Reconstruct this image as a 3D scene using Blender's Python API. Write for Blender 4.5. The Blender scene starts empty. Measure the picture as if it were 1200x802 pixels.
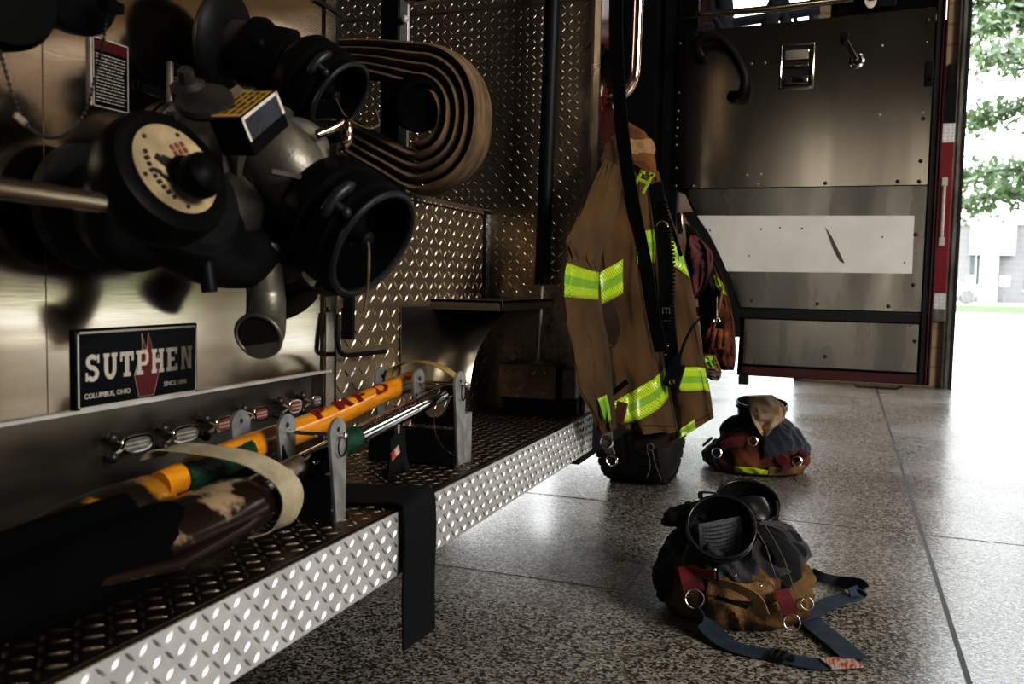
import bpy, math, random
from mathutils import Vector, Matrix, noise
random.seed(7)
PI = math.pi
V = Vector
COL = bpy.context.scene.collection

# ------------------------------------------------------------------ materials
def new_mat(name):
    m = bpy.data.materials.new(name); m.use_nodes = True
    nt = m.node_tree
    return m, nt, nt.nodes['Principled BSDF']

def mat(name, col, rough=.6, metal=0., col2=None, scale=8., bump=0., bscale=None, spec=.5, stretch=None,
        rough2=None, sheen=0., coat=0., aniso=0., detail=4., contrast=(.35, .65)):
    m, nt, b = new_mat(name)
    N, L = nt.nodes, nt.links
    b.inputs['Base Color'].default_value = (*col, 1)
    b.inputs['Roughness'].default_value = rough
    b.inputs['Metallic'].default_value = metal
    b.inputs['Specular IOR Level'].default_value = spec
    if sheen: b.inputs['Sheen Weight'].default_value = sheen
    if coat: b.inputs['Coat Weight'].default_value = coat
    if aniso: b.inputs['Anisotropic'].default_value = aniso
    tc = N.new('ShaderNodeTexCoord'); mp = N.new('ShaderNodeMapping')
    L.new(tc.outputs['Object'], mp.inputs['Vector'])
    if stretch: mp.inputs['Scale'].default_value = stretch
    nz = N.new('ShaderNodeTexNoise'); nz.inputs['Scale'].default_value = scale
    nz.inputs['Detail'].default_value = detail
    L.new(mp.outputs[0], nz.inputs['Vector'])
    rm = N.new('ShaderNodeMapRange'); rm.inputs[1].default_value = contrast[0]; rm.inputs[2].default_value = contrast[1]
    L.new(nz.outputs['Fac'], rm.inputs[0])
    c2 = col2 or tuple(c * .72 for c in col)
    mx = N.new('ShaderNodeMix'); mx.data_type = 'RGBA'
    mx.inputs[6].default_value = (*col, 1); mx.inputs[7].default_value = (*c2, 1)
    L.new(rm.outputs[0], mx.inputs[0]); L.new(mx.outputs[2], b.inputs['Base Color'])
    if rough2 is not None:
        r2 = N.new('ShaderNodeMapRange'); r2.inputs[3].default_value = rough; r2.inputs[4].default_value = rough2
        L.new(rm.outputs[0], r2.inputs[0]); L.new(r2.outputs[0], b.inputs['Roughness'])
    if bump:
        nb = N.new('ShaderNodeTexNoise'); nb.inputs['Scale'].default_value = bscale or scale * 6
        L.new(mp.outputs[0], nb.inputs['Vector'])
        bp = N.new('ShaderNodeBump'); bp.inputs['Strength'].default_value = bump; bp.inputs['Distance'].default_value = .01
        L.new(nb.outputs['Fac'], bp.inputs['Height']); L.new(bp.outputs[0], b.inputs['Normal'])
    return m

def reflective_tape():
    """lime retroreflective trim: bright lattice with a green stripe along its middle (UV v runs across)"""
    m, nt, b = new_mat('lime_reflective'); N, L = nt.nodes, nt.links
    uv = N.new('ShaderNodeUVMap'); sp = N.new('ShaderNodeSeparateXYZ'); L.new(uv.outputs[0], sp.inputs[0])
    def wave(sgn):
        a = N.new('ShaderNodeMath'); a.operation = 'MULTIPLY_ADD'; a.inputs[1].default_value = sgn * 1.0
        L.new(sp.outputs[1], a.inputs[0]); L.new(sp.outputs[0], a.inputs[2])
        c = N.new('ShaderNodeMath'); c.operation = 'MULTIPLY'; c.inputs[1].default_value = 95.; L.new(a.outputs[0], c.inputs[0])
        f = N.new('ShaderNodeMath'); f.operation = 'FRACT'; L.new(c.outputs[0], f.inputs[0])
        g = N.new('ShaderNodeMath'); g.operation = 'LESS_THAN'; g.inputs[1].default_value = .3; L.new(f.outputs[0], g.inputs[0])
        return g
    w1, w2 = wave(1), wave(-1)
    mx = N.new('ShaderNodeMath'); mx.operation = 'MAXIMUM'; L.new(w1.outputs[0], mx.inputs[0]); L.new(w2.outputs[0], mx.inputs[1])
    # v is in metres, centre stripe where |v| < .014
    ab = N.new('ShaderNodeMath'); ab.operation = 'ABSOLUTE'; L.new(sp.outputs[1], ab.inputs[0])
    ls = N.new('ShaderNodeMath'); ls.operation = 'LESS_THAN'; ls.inputs[1].default_value = .0125; L.new(ab.outputs[0], ls.inputs[0])
    c1 = N.new('ShaderNodeMix'); c1.data_type = 'RGBA'
    c1.inputs[6].default_value = (.47, .62, .025, 1); c1.inputs[7].default_value = (.15, .22, .012, 1)
    L.new(mx.outputs[0], c1.inputs[0])
    c2 = N.new('ShaderNodeMix'); c2.data_type = 'RGBA'; c2.inputs[7].default_value = (.16, .30, .03, 1)
    L.new(ls.outputs[0], c2.inputs[0]); L.new(c1.outputs[2], c2.inputs[6])
    L.new(c2.outputs[2], b.inputs['Base Color']); b.inputs['Roughness'].default_value = .35
    return m

def floor_mat():
    m, nt, b = new_mat('terrazzo'); N, L = nt.nodes, nt.links
    tc = N.new('ShaderNodeTexCoord')
    v = N.new('ShaderNodeTexVoronoi'); v.inputs['Scale'].default_value = 135.
    L.new(tc.outputs['Object'], v.inputs['Vector'])
    sx = N.new('ShaderNodeSeparateColor'); L.new(v.outputs['Color'], sx.inputs[0])
    r = N.new('ShaderNodeValToRGB'); e = r.color_ramp.elements
    e[0].position = 0; e[0].color = (.035, .031, .027, 1); e[1].position = 1; e[1].color = (.52, .49, .43, 1)
    a = e.new(.36); a.color = (.085, .076, .066, 1); a = e.new(.5); a.color = (.25, .225, .19, 1); a = e.new(.8); a.color = (.36, .335, .29, 1)
    L.new(sx.outputs[0], r.inputs[0])
    n = N.new('ShaderNodeTexNoise'); n.inputs['Scale'].default_value = 1.3; n.inputs['Detail'].default_value = 6
    L.new(tc.outputs['Object'], n.inputs['Vector'])
    mr = N.new('ShaderNodeMapRange'); mr.inputs[1].default_value = .3; mr.inputs[2].default_value = .75
    mr.inputs[3].default_value = .75; mr.inputs[4].default_value = 1.1; L.new(n.outputs['Fac'], mr.inputs[0])
    mm = N.new('ShaderNodeMix'); mm.data_type = 'RGBA'; mm.blend_type = 'MULTIPLY'; mm.inputs[0].default_value = 1
    L.new(r.outputs[0], mm.inputs[6]); L.new(mr.outputs[0], mm.inputs[7])
    L.new(mm.outputs[2], b.inputs['Base Color'])
    mr2 = N.new('ShaderNodeMapRange'); mr2.inputs[1].default_value = .3; mr2.inputs[2].default_value = .75
    mr2.inputs[3].default_value = .2; mr2.inputs[4].default_value = .34; L.new(n.outputs['Fac'], mr2.inputs[0])
    L.new(mr2.outputs[0], b.inputs['Roughness']); b.inputs['Specular IOR Level'].default_value = .85
    nb = N.new('ShaderNodeBump'); nb.inputs['Strength'].default_value = .35; nb.inputs['Distance'].default_value = .002
    L.new(sx.outputs[0], nb.inputs['Height']); L.new(nb.outputs[0], b.inputs['Normal'])
    return m

def brick_mat(name, c1, c2, mortar, scale, w=.5, h=.25):
    m, nt, b = new_mat(name); N, L = nt.nodes, nt.links
    tc = N.new('ShaderNodeTexCoord'); mp = N.new('ShaderNodeMapping'); mp.inputs['Rotation'].default_value = (PI / 2, 0, 0)
    L.new(tc.outputs['Object'], mp.inputs[0])
    br = N.new('ShaderNodeTexBrick'); br.inputs['Color1'].default_value = (*c1, 1); br.inputs['Color2'].default_value = (*c2, 1)
    br.inputs['Mortar'].default_value = (*mortar, 1); br.inputs['Scale'].default_value = scale
    br.inputs['Brick Width'].default_value = w; br.inputs['Row Height'].default_value = h; br.inputs['Mortar Size'].default_value = .012
    L.new(mp.outputs[0], br.inputs[0]); L.new(br.outputs[0], b.inputs['Base Color']); b.inputs['Roughness'].default_value = .85
    return m

def checker_cloth(name, c1, c2, sc):
    m, nt, b = new_mat(name); N, L = nt.nodes, nt.links
    tc = N.new('ShaderNodeTexCoord'); v = N.new('ShaderNodeTexNoise'); v.inputs['Scale'].default_value = sc; v.inputs['Detail'].default_value = 1
    L.new(tc.outputs['Object'], v.inputs[0]); r = N.new('ShaderNodeValToRGB'); r.color_ramp.interpolation = 'CONSTANT'
    r.color_ramp.elements[0].color = (*c1, 1); r.color_ramp.elements[1].color = (*c2, 1); r.color_ramp.elements[1].position = .5
    L.new(v.outputs['Fac'], r.inputs[0]); L.new(r.outputs[0], b.inputs['Base Color']); b.inputs['Roughness'].default_value = .5
    return m

M = {}
M['brushed'] = mat('brushed_stainless', (.50, .425, .33), .11, 1., (.44, .37, .285), 2, .006, 30, stretch=(1, .5, 14), rough2=.17)
M['door_steel'] = mat('brushed_door_steel', (.33, .285, .225), .16, 1., (.25, .215, .17), 1.3, .30, .9, stretch=(3, 1, .12), rough2=.22)
M['door_grey'] = mat('grey_door_steel', (.225, .205, .17), .19, 1., (.19, .175, .15), 2, .20, .9, stretch=(3, 1, .5), rough2=.34)  # greyer and darker than the upper panel steel
M['lower_steel'] = mat('dull_stainless', (.34, .31, .265), .30, 1., (.26, .235, .20), 2, .0, stretch=(1, .5, 10), rough2=.38)
M['lug'] = mat('raised_lug', (.95, .88, .76), .20, 1., (.80, .72, .60), 30, rough2=.3)
M['lug_bright'] = mat('raised_lug_bright', (.56, .55, .53), .27, .85, (.40, .39, .37), 30, rough2=.34)
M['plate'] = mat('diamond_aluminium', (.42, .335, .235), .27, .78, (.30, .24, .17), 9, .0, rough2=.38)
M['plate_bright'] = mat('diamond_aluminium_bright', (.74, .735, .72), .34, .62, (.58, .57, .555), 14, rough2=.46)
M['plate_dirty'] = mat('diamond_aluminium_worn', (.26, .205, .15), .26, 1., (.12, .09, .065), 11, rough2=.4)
M['chrome'] = mat('chrome', (.82, .80, .77), .10, 1., (.75, .73, .70), 4)
M['worn_chrome'] = mat('worn_chrome', (.72, .69, .65), .22, 1., (.35, .25, .18), 22, rough2=.5, contrast=(.5, .7))
M['warm_chrome'] = mat('warm_chrome', (.80, .66, .52), .12, 1., (.72, .60, .48), 4)
M['cast'] = mat('cast_aluminium', (.21, .195, .165), .42, .6, (.13, .12, .10), 8, .08, 90)
M['cast_dark'] = mat('dark_cast', (.075, .066, .056), .42, .5, (.03, .027, .024), 12, .04, 80)
M['grey_metal'] = mat('grey_bracket', (.36, .355, .35), .45, .55, (.24, .235, .23), 25, .03, 90)
M['black_metal'] = mat('black_anodised', (.004, .0038, .0036), .42, .0, (.003, .003, .003), 12, spec=.07)
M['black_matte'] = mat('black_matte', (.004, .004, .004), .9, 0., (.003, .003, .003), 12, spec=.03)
M['cap_face'] = mat('cap_face', (.022, .023, .026), .42, 0., (.014, .015, .017), 9, spec=.4)
M['black_satin'] = mat('black_satin', (.007, .007, .0075), .5, 0., (.004, .004, .0045), 20, spec=.2)
M['rubber'] = mat('black_rubber', (.012, .0115, .011), .55, 0., (.007, .007, .007), 25, .08, 140, spec=.35)
M['boot'] = mat('boot_rubber', (.014, .0135, .014), .3, 0., (.009, .009, .009), 12, .05, 60, spec=.5)
M['tire'] = mat('tire_rubber', (.016, .0155, .0155), .6, 0., (.010, .010, .010), 18, .12, 80, spec=.3)
M['webbing'] = mat('black_webbing', (.008, .008, .009), .75, 0., (.007, .007, .008), 60, .25, 700, spec=.2)
M['red'] = mat('red_paint', (.075, .005, .009), .14, 0., (.06, .004, .007), 3, coat=.6)
M['red_dull'] = mat('dark_red_paint', (.075, .010, .012), .3, 0., (.05, .008, .008), 5)
M['red_panel'] = mat('red_panel', (.24, .010, .022), .35, 0., (.20, .008, .018), 3)
M['black_panel'] = mat('black_panel', (.006, .006, .0065), .22, 0., (.005, .005, .006), 3, spec=.08)
M['off_white'] = mat('off_white', (.62, .58, .52), .5, 0., (.52, .48, .42), 30)
M['cream'] = mat('cream_label', (.21, .165, .10), .5, 0., (.38, .30, .18), 18)
M['yellow_label'] = mat('yellow_label', (.62, .38, .07), .45, 0., (.46, .28, .05), 16)
M['ink'] = mat('black_ink', (.01, .01, .01), .5)
M['ink_soft'] = mat('faded_ink', (.20, .055, .04), .5)
M['plate_red'] = mat('badge_red', (.11, .006, .009), .35)
M['silver_ink'] = mat('silver_ink', (.50, .46, .41), .3, .3, (.42, .38, .34), 40)
M['amber'] = mat('amber_handle', (.66, .30, .022), .30, 0., (.50, .20, .014), 12, coat=.5, stretch=(8, 1, 8))
M['wood_red'] = mat('red_lettering', (.22, .018, .012), .45, 0., (.12, .01, .008), 60)
M['green_tape'] = mat('green_tape', (.010, .060, .028), .42, 0., (.007, .04, .02), 25, .4, 120)
M['worn_head'] = mat('worn_tool_head', (.028, .014, .009), .22, .35, (.42, .32, .21), 13, rough2=.4, contrast=(.58, .66))
M['worn_head2'] = mat('worn_painted_head', (.022, .013, .007), .3, .3, (.42, .22, .03), 12, contrast=(.56, .64))
M['tan_strap'] = mat('tan_canvas', (.40, .35, .25), .85, 0., (.30, .26, .18), 26, .3, 400, spec=.2)
M['olive_strap'] = mat('olive_canvas', (.36, .27, .11), .8, 0., (.24, .17, .06), 22, .3, 400, spec=.2)
M['hose'] = mat('hose_jacket', (.235, .165, .10), .85, 0., (.12, .085, .052), 10, .5, 500, spec=.2, stretch=(1, 5, 1))
M['coat'] = mat('coat_canvas', (.095, .053, .019), .85, 0., (.034, .020, .009), 5.5, .35, 260, spec=.2, sheen=.12, detail=8, contrast=(.3, .75))
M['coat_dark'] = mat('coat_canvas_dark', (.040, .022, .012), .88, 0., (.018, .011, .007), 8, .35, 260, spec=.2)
M['collar'] = mat('collar_corduroy', (.30, .20, .11), .9, 0., (.20, .125, .065), 20, .5, 260, spec=.2)
M['collar_dark'] = mat('collar_flap', (.16, .072, .026), .88, 0., (.10, .044, .017), 10, .35, 260, spec=.2)
M['tape'] = reflective_tape()
M['lime'] = mat('lime_patch', (.46, .60, .03), .4, 0., (.34, .46, .02), 40)
M['tan_cloth'] = mat('tan_canvas_pants', (.17, .105, .045), .88, 0., (.085, .052, .022), 9, .5, 160, spec=.2, detail=7)
M['tan_light'] = mat('tan_canvas_pocket', (.27, .175, .085), .88, 0., (.17, .105, .05), 12, .5, 160, spec=.2)
M['rust_cloth'] = mat('rust_canvas_pants', (.16, .062, .026), .88, 0., (.055, .020, .012), 9, .5, 160, spec=.2, detail=7)
M['navy'] = mat('navy_lining', (.030, .036, .052), .8, 0., (.015, .018, .027), 9, .4, 160, spec=.25, sheen=.3)
M['grey_lining'] = mat('charcoal_lining', (.050, .048, .054), .75, 0., (.022, .021, .025), 8, .4, 160, spec=.3, sheen=.2)
M['black_cloth'] = mat('black_cloth', (.016, .0155, .0165), .8, 0., (.009, .009, .009), 14, .5, 160, spec=.2)
M['maroon'] = mat('maroon_webbing', (.17, .012, .020), .7, 0., (.08, .006, .012), 22, .4, 260)
M['blue_strap'] = mat('navy_suspender', (.048, .066, .092), .7, 0., (.030, .042, .060), 20, .3, 600, spec=.25)
M['boot_label'] = mat('boot_label', (.12, .125, .13), .6, 0., (.06, .062, .066), 70, stretch=(1, 1, 6))
M['hood'] = mat('knit_hood', (.85, .66, .48), .9, 0., (.66, .49, .34), 14, .4, 300, sheen=.2)
M['patch'] = mat('worn_patch', (.42, .34, .28), .8, 0., (.30, .035, .025), 30, stretch=(4, 1, 1), contrast=(.45, .6))
M['pink_cloth'] = mat('faded_maroon_cloth', (.13, .040, .036), .85, 0., (.06, .02, .02), 9, .4, 130)
M['orange_glove'] = mat('orange_leather', (.26, .085, .022), .8, 0., (.10, .028, .010), 16, .5, 90)
M['glove_grey'] = mat('grey_knit', (.17, .16, .145), .85, 0., (.09, .085, .075), 40, .4, 200)
M['white_strip'] = mat('white_reflective_strip', (.70, .68, .64), .42, 0., (.63, .61, .57), 6, spec=.5)
M['scuff'] = mat('scuff', (.10, .10, .085), .6)
M['rivet'] = mat('rivet_steel', (.55, .52, .47), .28, 1.)
M['glass'] = None
M['floor'] = floor_mat()
M['joint'] = mat('floor_joint', (.05, .047, .042), .5)
M['bronze'] = mat('zinc_joint', (.10, .10, .10), .35, .5)
M['cmu'] = brick_mat('tan_block', (.44, .33, .22), (.40, .30, .20), (.28, .21, .15), 1., .4, .2)
M['ceiling'] = mat('ceiling_deck', (.16, .14, .115), .8, 0., (.12, .105, .09), 2)
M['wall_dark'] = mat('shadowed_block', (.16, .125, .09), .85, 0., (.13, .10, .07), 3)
M['jamb'] = mat('galvanised_jamb', (.24, .235, .21), .4, .6, (.10, .095, .08), 12, stretch=(1, 1, .3))
M['black_trim'] = mat('black_seal', (.010, .010, .010), .5)
M['concrete'] = mat('driveway_concrete', (.66, .65, .63), .8, 0., (.60, .59, .57), .6)
M['road'] = mat('pale_road', (.55, .55, .55), .9, 0., (.5, .5, .5), .5)
M['grass'] = mat('lawn', (.10, .13, .05), .9, 0., (.09, .13, .05), 3, .4, 20)
M['bldg'] = brick_mat('pale_brick', (.22, .21, .20), (.20, .19, .18), (.26, .25, .24), 1., .9, .3)
M['bldg_trim'] = mat('white_stucco', (.75, .75, .74), .8)
M['reflection_bldg_tan'] = mat('reflection_tan', (.060, .034, .017), .9, 0., (.035, .022, .012), .1)
M['dark_glass'] = mat('window_glass_far', (.10, .11, .12), .15, 0.)
M['bark'] = mat('bark', (.10, .085, .07), .9, 0., (.06, .05, .04), 4, .5, 12)
M['car'] = mat('white_car_paint', (.75, .76, .77), .25, 0., coat=.5)
M['sign'] = mat('white_sign', (.8, .8, .8), .5)
def leaf_mat():
    m, nt, b = new_mat('leaf'); N, L = nt.nodes, nt.links
    oi = N.new('ShaderNodeTexCoord'); n = N.new('ShaderNodeTexNoise'); n.inputs['Scale'].default_value = 1.1
    L.new(oi.outputs['Object'], n.inputs[0]); mx = N.new('ShaderNodeMix'); mx.data_type = 'RGBA'
    mx.inputs[6].default_value = (.10, .125, .075, 1); mx.inputs[7].default_value = (.21, .25, .165, 1)
    L.new(n.outputs['Fac'], mx.inputs[0]); L.new(mx.outputs[2], b.inputs['Base Color']); b.inputs['Roughness'].default_value = .6
    t = N.new('ShaderNodeBsdfTranslucent'); t.inputs[0].default_value = (.12, .19, .06, 1)
    ms = N.new('ShaderNodeMixShader'); ms.inputs[0].default_value = .35
    L.new(b.outputs[0], ms.inputs[1]); L.new(t.outputs[0], ms.inputs[2]); L.new(ms.outputs[0], N['Material Output'].inputs[0])
    return m
M['leaf'] = leaf_mat()
def glass_mat():
    m, nt, b = new_mat('clear_glass')
    b.inputs['Roughness'].default_value = 0.; b.inputs['Transmission Weight'].default_value = 1.; b.inputs['IOR'].default_value = 1.45
    b.inputs['Base Color'].default_value = (.93, .96, .95, 1)
    N, L = nt.nodes, nt.links
    n = N.new('ShaderNodeTexNoise'); n.inputs['Scale'].default_value = 3
    r = N.new('ShaderNodeMapRange'); r.inputs[3].default_value = 0.; r.inputs[4].default_value = .03
    L.new(n.outputs['Fac'], r.inputs[0]); L.new(r.outputs[0], b.inputs['Roughness'])
    return m
M['glass'] = glass_mat()
def lamp_mat():
    m, nt, b = new_mat('fill_lamp_diffuser')
    b.inputs['Emission Color'].default_value = (1, .9, .74, 1); b.inputs['Emission Strength'].default_value = 3.
    return m
M['lamp'] = lamp_mat()

# ------------------------------------------------------------------ geometry collector
def basis(n):
    n = V(n).normalized(); a = V((0, 0, 1)) if abs(n.z) < .9 else V((1, 0, 0))
    u = a.cross(n).normalized(); return u, n.cross(u), n

def spline(pts, k):
    """Catmull-Rom through points (any dimension), k sub-steps"""
    P = [V(p) if not isinstance(p, (int, float)) else p for p in pts]; out = []
    n = len(P)
    for i in range(n - 1):
        a, b, c, d = P[max(i - 1, 0)], P[i], P[i + 1], P[min(i + 2, n - 1)]
        for j in range(k):
            t = j / k
            out.append(.5 * ((2 * b) + (c - a) * t + (2 * a - 5 * b + 4 * c - d) * t * t + (3 * b - a - 3 * c + d) * t * t * t))
    out.append(P[-1]); return out

class G:
    def __init__(s): s.v = []; s.f = []; s.uv = {}; s.m = []; s.cur = 0
    def add(s, vs, fs, uvs=None):
        o = len(s.v); s.v += [tuple(p) for p in vs]
        for k, f in enumerate(fs):
            if uvs: s.uv[len(s.f)] = uvs[k]
            s.f.append(tuple(i + o for i in f)); s.m.append(s.cur)
        return s
    def box(s, c, size, rot=None):
        hx, hy, hz = (a / 2 for a in size); vs = []
        for x in (-hx, hx):
            for y in (-hy, hy):
                for z in (-hz, hz):
                    p = V((x, y, z)); p = rot @ p if rot else p; vs.append(p + V(c))
        return s.add(vs, [(0, 1, 3, 2), (4, 6, 7, 5), (0, 4, 5, 1), (2, 3, 7, 6), (0, 2, 6, 4), (1, 5, 7, 3)])
    def bb(s, x0, x1, y0, y1, z0, z1):
        return s.box(((x0 + x1) / 2, (y0 + y1) / 2, (z0 + z1) / 2), (x1 - x0, y1 - y0, z1 - z0))
    def lathe(s, p, ax, prof, n=32, cap=True, sx=1., ref=None):
        """prof: (r, h) along axis"""
        u, w, a = basis(ax); p = V(p); vs = []; fs = []
        if ref is not None:
            u = (V(ref) - a * V(ref).dot(a)).normalized(); w = a.cross(u)
        for r, h in prof:
            for i in range(n):
                t = 2 * PI * i / n; vs.append(p + a * h + u * (r * sx * math.cos(t)) + w * (r * math.sin(t)))
        for k in range(len(prof) - 1):
            for i in range(n):
                j = (i + 1) % n; fs.append((k * n + i, k * n + j, (k + 1) * n + j, (k + 1) * n + i))
        if cap:
            fs.append(tuple(range(n))[::-1]); fs.append(tuple((len(prof) - 1) * n + i for i in range(n)))
        return s.add(vs, fs)
    def cyl(s, a, b, r, r2=None, n=24):
        d = V(b) - V(a); return s.lathe(a, d, [(r, 0), (r if r2 is None else r2, d.length)], n)
    def tube(s, path, r, n=10, sq=1., up=None, cap=True):
        P = [V(p) for p in path]; R = r if isinstance(r, (list, tuple)) else [r] * len(P); vs = []; fs = []
        prev = None
        for i, p in enumerate(P):
            t = (P[min(i + 1, len(P) - 1)] - P[max(i - 1, 0)]).normalized()
            if up is not None: u = (V(up) - t * V(up).dot(t)).normalized()
            elif prev is None: u = basis(t)[0]
            else: u = (prev - t * prev.dot(t)).normalized()
            prev = u; w = t.cross(u)
            for k in range(n):
                a = 2 * PI * k / n; vs.append(p + u * R[i] * math.cos(a) + w * R[i] * sq * math.sin(a))
        for i in range(len(P) - 1):
            for k in range(n):
                j = (k + 1) % n; fs.append((i * n + k, i * n + j, (i + 1) * n + j, (i + 1) * n + k))
        if cap: fs.append(tuple(range(n))[::-1]); fs.append(tuple((len(P) - 1) * n + k for k in range(n)))
        return s.add(vs, fs)
    def ribbon(s, path, wv, w, t=.003):
        """flat band: wv = width direction (vector, or list per point)"""
        P = [V(p) for p in path]; vs = []; fs = []
        W = w if isinstance(w, (list, tuple)) else [w] * len(P)
        for i, p in enumerate(P):
            tg = (P[min(i + 1, len(P) - 1)] - P[max(i - 1, 0)]).normalized()
            d = V(wv[i] if isinstance(wv, list) else wv); d = (d - tg * d.dot(tg)).normalized(); nn = tg.cross(d)
            for a, b in ((-.5, -.5), (.5, -.5), (.5, .5), (-.5, .5)): vs.append(p + d * W[i] * a + nn * t * b)
        for i in range(len(P) - 1):
            for k in range(4):
                j = (k + 1) % 4; fs.append((i * 4 + k, i * 4 + j, (i + 1) * 4 + j, (i + 1) * 4 + k))
        fs.append((3, 2, 1, 0)); e = (len(P) - 1) * 4; fs.append((e, e + 1, e + 2, e + 3))
        return s.add(vs, fs)
    def poly(s, pts, th):
        """pts planar polygon, extruded by vector th"""
        n = len(pts); th = V(th); vs = [V(p) for p in pts] + [V(p) + th for p in pts]
        fs = [tuple(range(n))[::-1], tuple(range(n, 2 * n))] + [(i, (i + 1) % n, n + (i + 1) % n, n + i) for i in range(n)]
        return s.add(vs, fs)
    def grid(s, fn, nu, nv, uvf=None, wrap=False):
        vs = [fn(i / nu, j / nv) for j in range(nv + 1) for i in range(nu + 1)]; fs = []; uvs = [] if uvf else None
        for j in range(nv):
            for i in range(nu):
                a = j * (nu + 1) + i; fs.append((a, a + 1, a + nu + 2, a + nu + 1))
                if uvf: uvs.append([uvf(i / nu, j / nv), uvf((i + 1) / nu, j / nv), uvf((i + 1) / nu, (j + 1) / nv), uvf(i / nu, (j + 1) / nv)])
        return s.add(vs, fs, uvs)
    def sphere(s, c, r, n=14, sc=(1, 1, 1)):
        vs = []; fs = []; m = n // 2
        for j in range(m + 1):
            p = PI * j / m
            for i in range(n):
                t = 2 * PI * i / n
                vs.append((c[0] + r * sc[0] * math.sin(p) * math.cos(t), c[1] + r * sc[1] * math.sin(p) * math.sin(t), c[2] + r * sc[2] * math.cos(p)))
        for j in range(m):
            for i in range(n):
                k = (i + 1) % n; fs.append((j * n + i, (j + 1) * n + i, (j + 1) * n + k, j * n + k))
        return s.add(vs, fs)
    def torus(s, c, ax, R, r, n=32, k=10, a0=0, a1=2 * PI):
        u, w, a = basis(ax); c = V(c)
        pts = [c + u * R * math.cos(a0 + (a1 - a0) * i / n) + w * R * math.sin(a0 + (a1 - a0) * i / n) for i in range(n + 1)]
        return s.tube(pts, r, k, cap=abs(a1 - a0) < 6.28)
    def text(s, txt, o, ux, uy, size, th=.001, spacing=1., off=0.):
        c = bpy.data.curves.new('t', 'FONT'); c.body = txt; c.size = size; c.extrude = th; c.space_character = spacing; c.offset = off
        c.resolution_u = 3
        ob = bpy.data.objects.new('t', c); me = bpy.data.meshes.new_from_object(ob)
        ux = V(ux).normalized(); uy = V(uy).normalized(); uz = ux.cross(uy)
        s.add([V(o) + ux * q.co.x + uy * q.co.y + uz * q.co.z for q in me.vertices], [tuple(p.vertices) for p in me.polygons])
        bpy.data.objects.remove(ob); bpy.data.meshes.remove(me); bpy.data.curves.remove(c)
        return s
    def wrap_text(s, txt, o, dr, up, r, size, th, off=0.):
        """lettering bent round a rod: o on the axis, dr along it, up = outward direction of the text middle"""
        q = G(); q.text(txt, (0, 0, 0), (1, 0, 0), (0, 1, 0), size, th, off=off); dr = V(dr).normalized(); up = V(up).normalized(); sd = up.cross(dr)
        h = size * .35; vs = []
        for x, y, z in q.v:
            x = x * 1.9; a = (y - h) / r; vs.append(V(o) + dr * x + (up * math.cos(a) + sd * math.sin(a)) * (r + z))
        return s.add(vs, q.f)
    def build(s, name, mt, parent=None, smooth=40, bevel=0, sub=0, solid=0, **props):
        me = bpy.data.meshes.new(name)
        vs = s.v; c = V((0, 0, 0))
        lo = V([min(p[k] for p in vs) for k in range(3)]); hi = V([max(p[k] for p in vs) for k in range(3)]); c = (lo + hi) / 2
        me.from_pydata([V(p) - c for p in vs], [], s.f)
        if any(s.m) and not isinstance(mt, list): mt = [mt, M['lug_bright'] if mt == M['plate_bright'] else M['lug']]
        for x in (mt if isinstance(mt, list) else [mt]): me.materials.append(x)
        if isinstance(mt, list): me.polygons.foreach_set('material_index', s.m)
        if s.uv:
            ul = me.uv_layers.new(name='UVMap')
            for p in me.polygons:
                if p.index in s.uv:
                    for li, t in zip(p.loop_indices, s.uv[p.index]): ul.data[li].uv = t
        me.validate()
        if smooth:
            me.shade_smooth(); me.set_sharp_from_angle(angle=math.radians(smooth))
        o = bpy.data.objects.new(name, me); COL.objects.link(o)
        if parent is not None:
            o.parent = parent; o.location = c - WORLD[parent.name]
        else: o.location = c
        WORLD[o.name] = c.copy()
        if bevel:
            b = o.modifiers.new('b', 'BEVEL'); b.width = bevel; b.segments = 2; b.limit_method = 'ANGLE'; b.angle_limit = math.radians(35)
        if solid:
            b = o.modifiers.new('s', 'SOLIDIFY'); b.thickness = solid; b.offset = 0
        if sub:
            b = o.modifiers.new('u', 'SUBSURF'); b.levels = sub; b.render_levels = sub
        for k, x in props.items(): o[k] = x
        return o
WORLD = {}
def thing(name, loc, label, cat, group=None):
    o = bpy.data.objects.new(name, None); COL.objects.link(o); o.location = loc; o.empty_display_size = .1
    WORLD[o.name] = V(loc); o['label'] = label; o['category'] = cat
    if group: o['group'] = group
    return o
def tag(o, label, cat, group=None):
    o['label'] = label; o['category'] = cat
    if group: o['group'] = group
    return o
def struct(g, name, m, **k): return g.build(name, m, None, kind='structure', **k)

def lugs(g, o, u, v, n, w, h, p=.026, ln=.0115, wd=.0040, ht=.0030, keep=None):
    """raised tread-plate lugs on the rectangle o + a*u + b*v"""
    u, v, n = V(u).normalized(), V(v).normalized(), V(n).normalized(); o = V(o)
    nu, nv = int(w / p), int(h / p)
    for i in range(nu):
        for j in range(nv):
            a, b = (i + .5) * w / nu, (j + .5) * h / nv
            if keep and not keep(a, b): continue
            c = o + u * a + v * b; s = 1 if (i + j) % 2 else -1
            d = (u * .72 + v * s * .72).normalized(); e = n.cross(d)
            pts = [c - d * ln, c + d * ln]
            for t in (-.5, 0, .5):
                k = 1 - .35 * abs(t) * 2
                pts += [c + d * ln * t * 1.3 - e * wd * k, c + d * ln * t * 1.3 + n * ht * k, c + d * ln * t * 1.3 + e * wd * k]
            g.cur = 1; g.add(pts, [(0, 2, 3), (0, 3, 4), (2, 5, 6, 3), (3, 6, 7, 4), (5, 8, 9, 6), (6, 9, 10, 7), (8, 1, 9), (9, 1, 10)]); g.cur = 0
    return g
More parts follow.
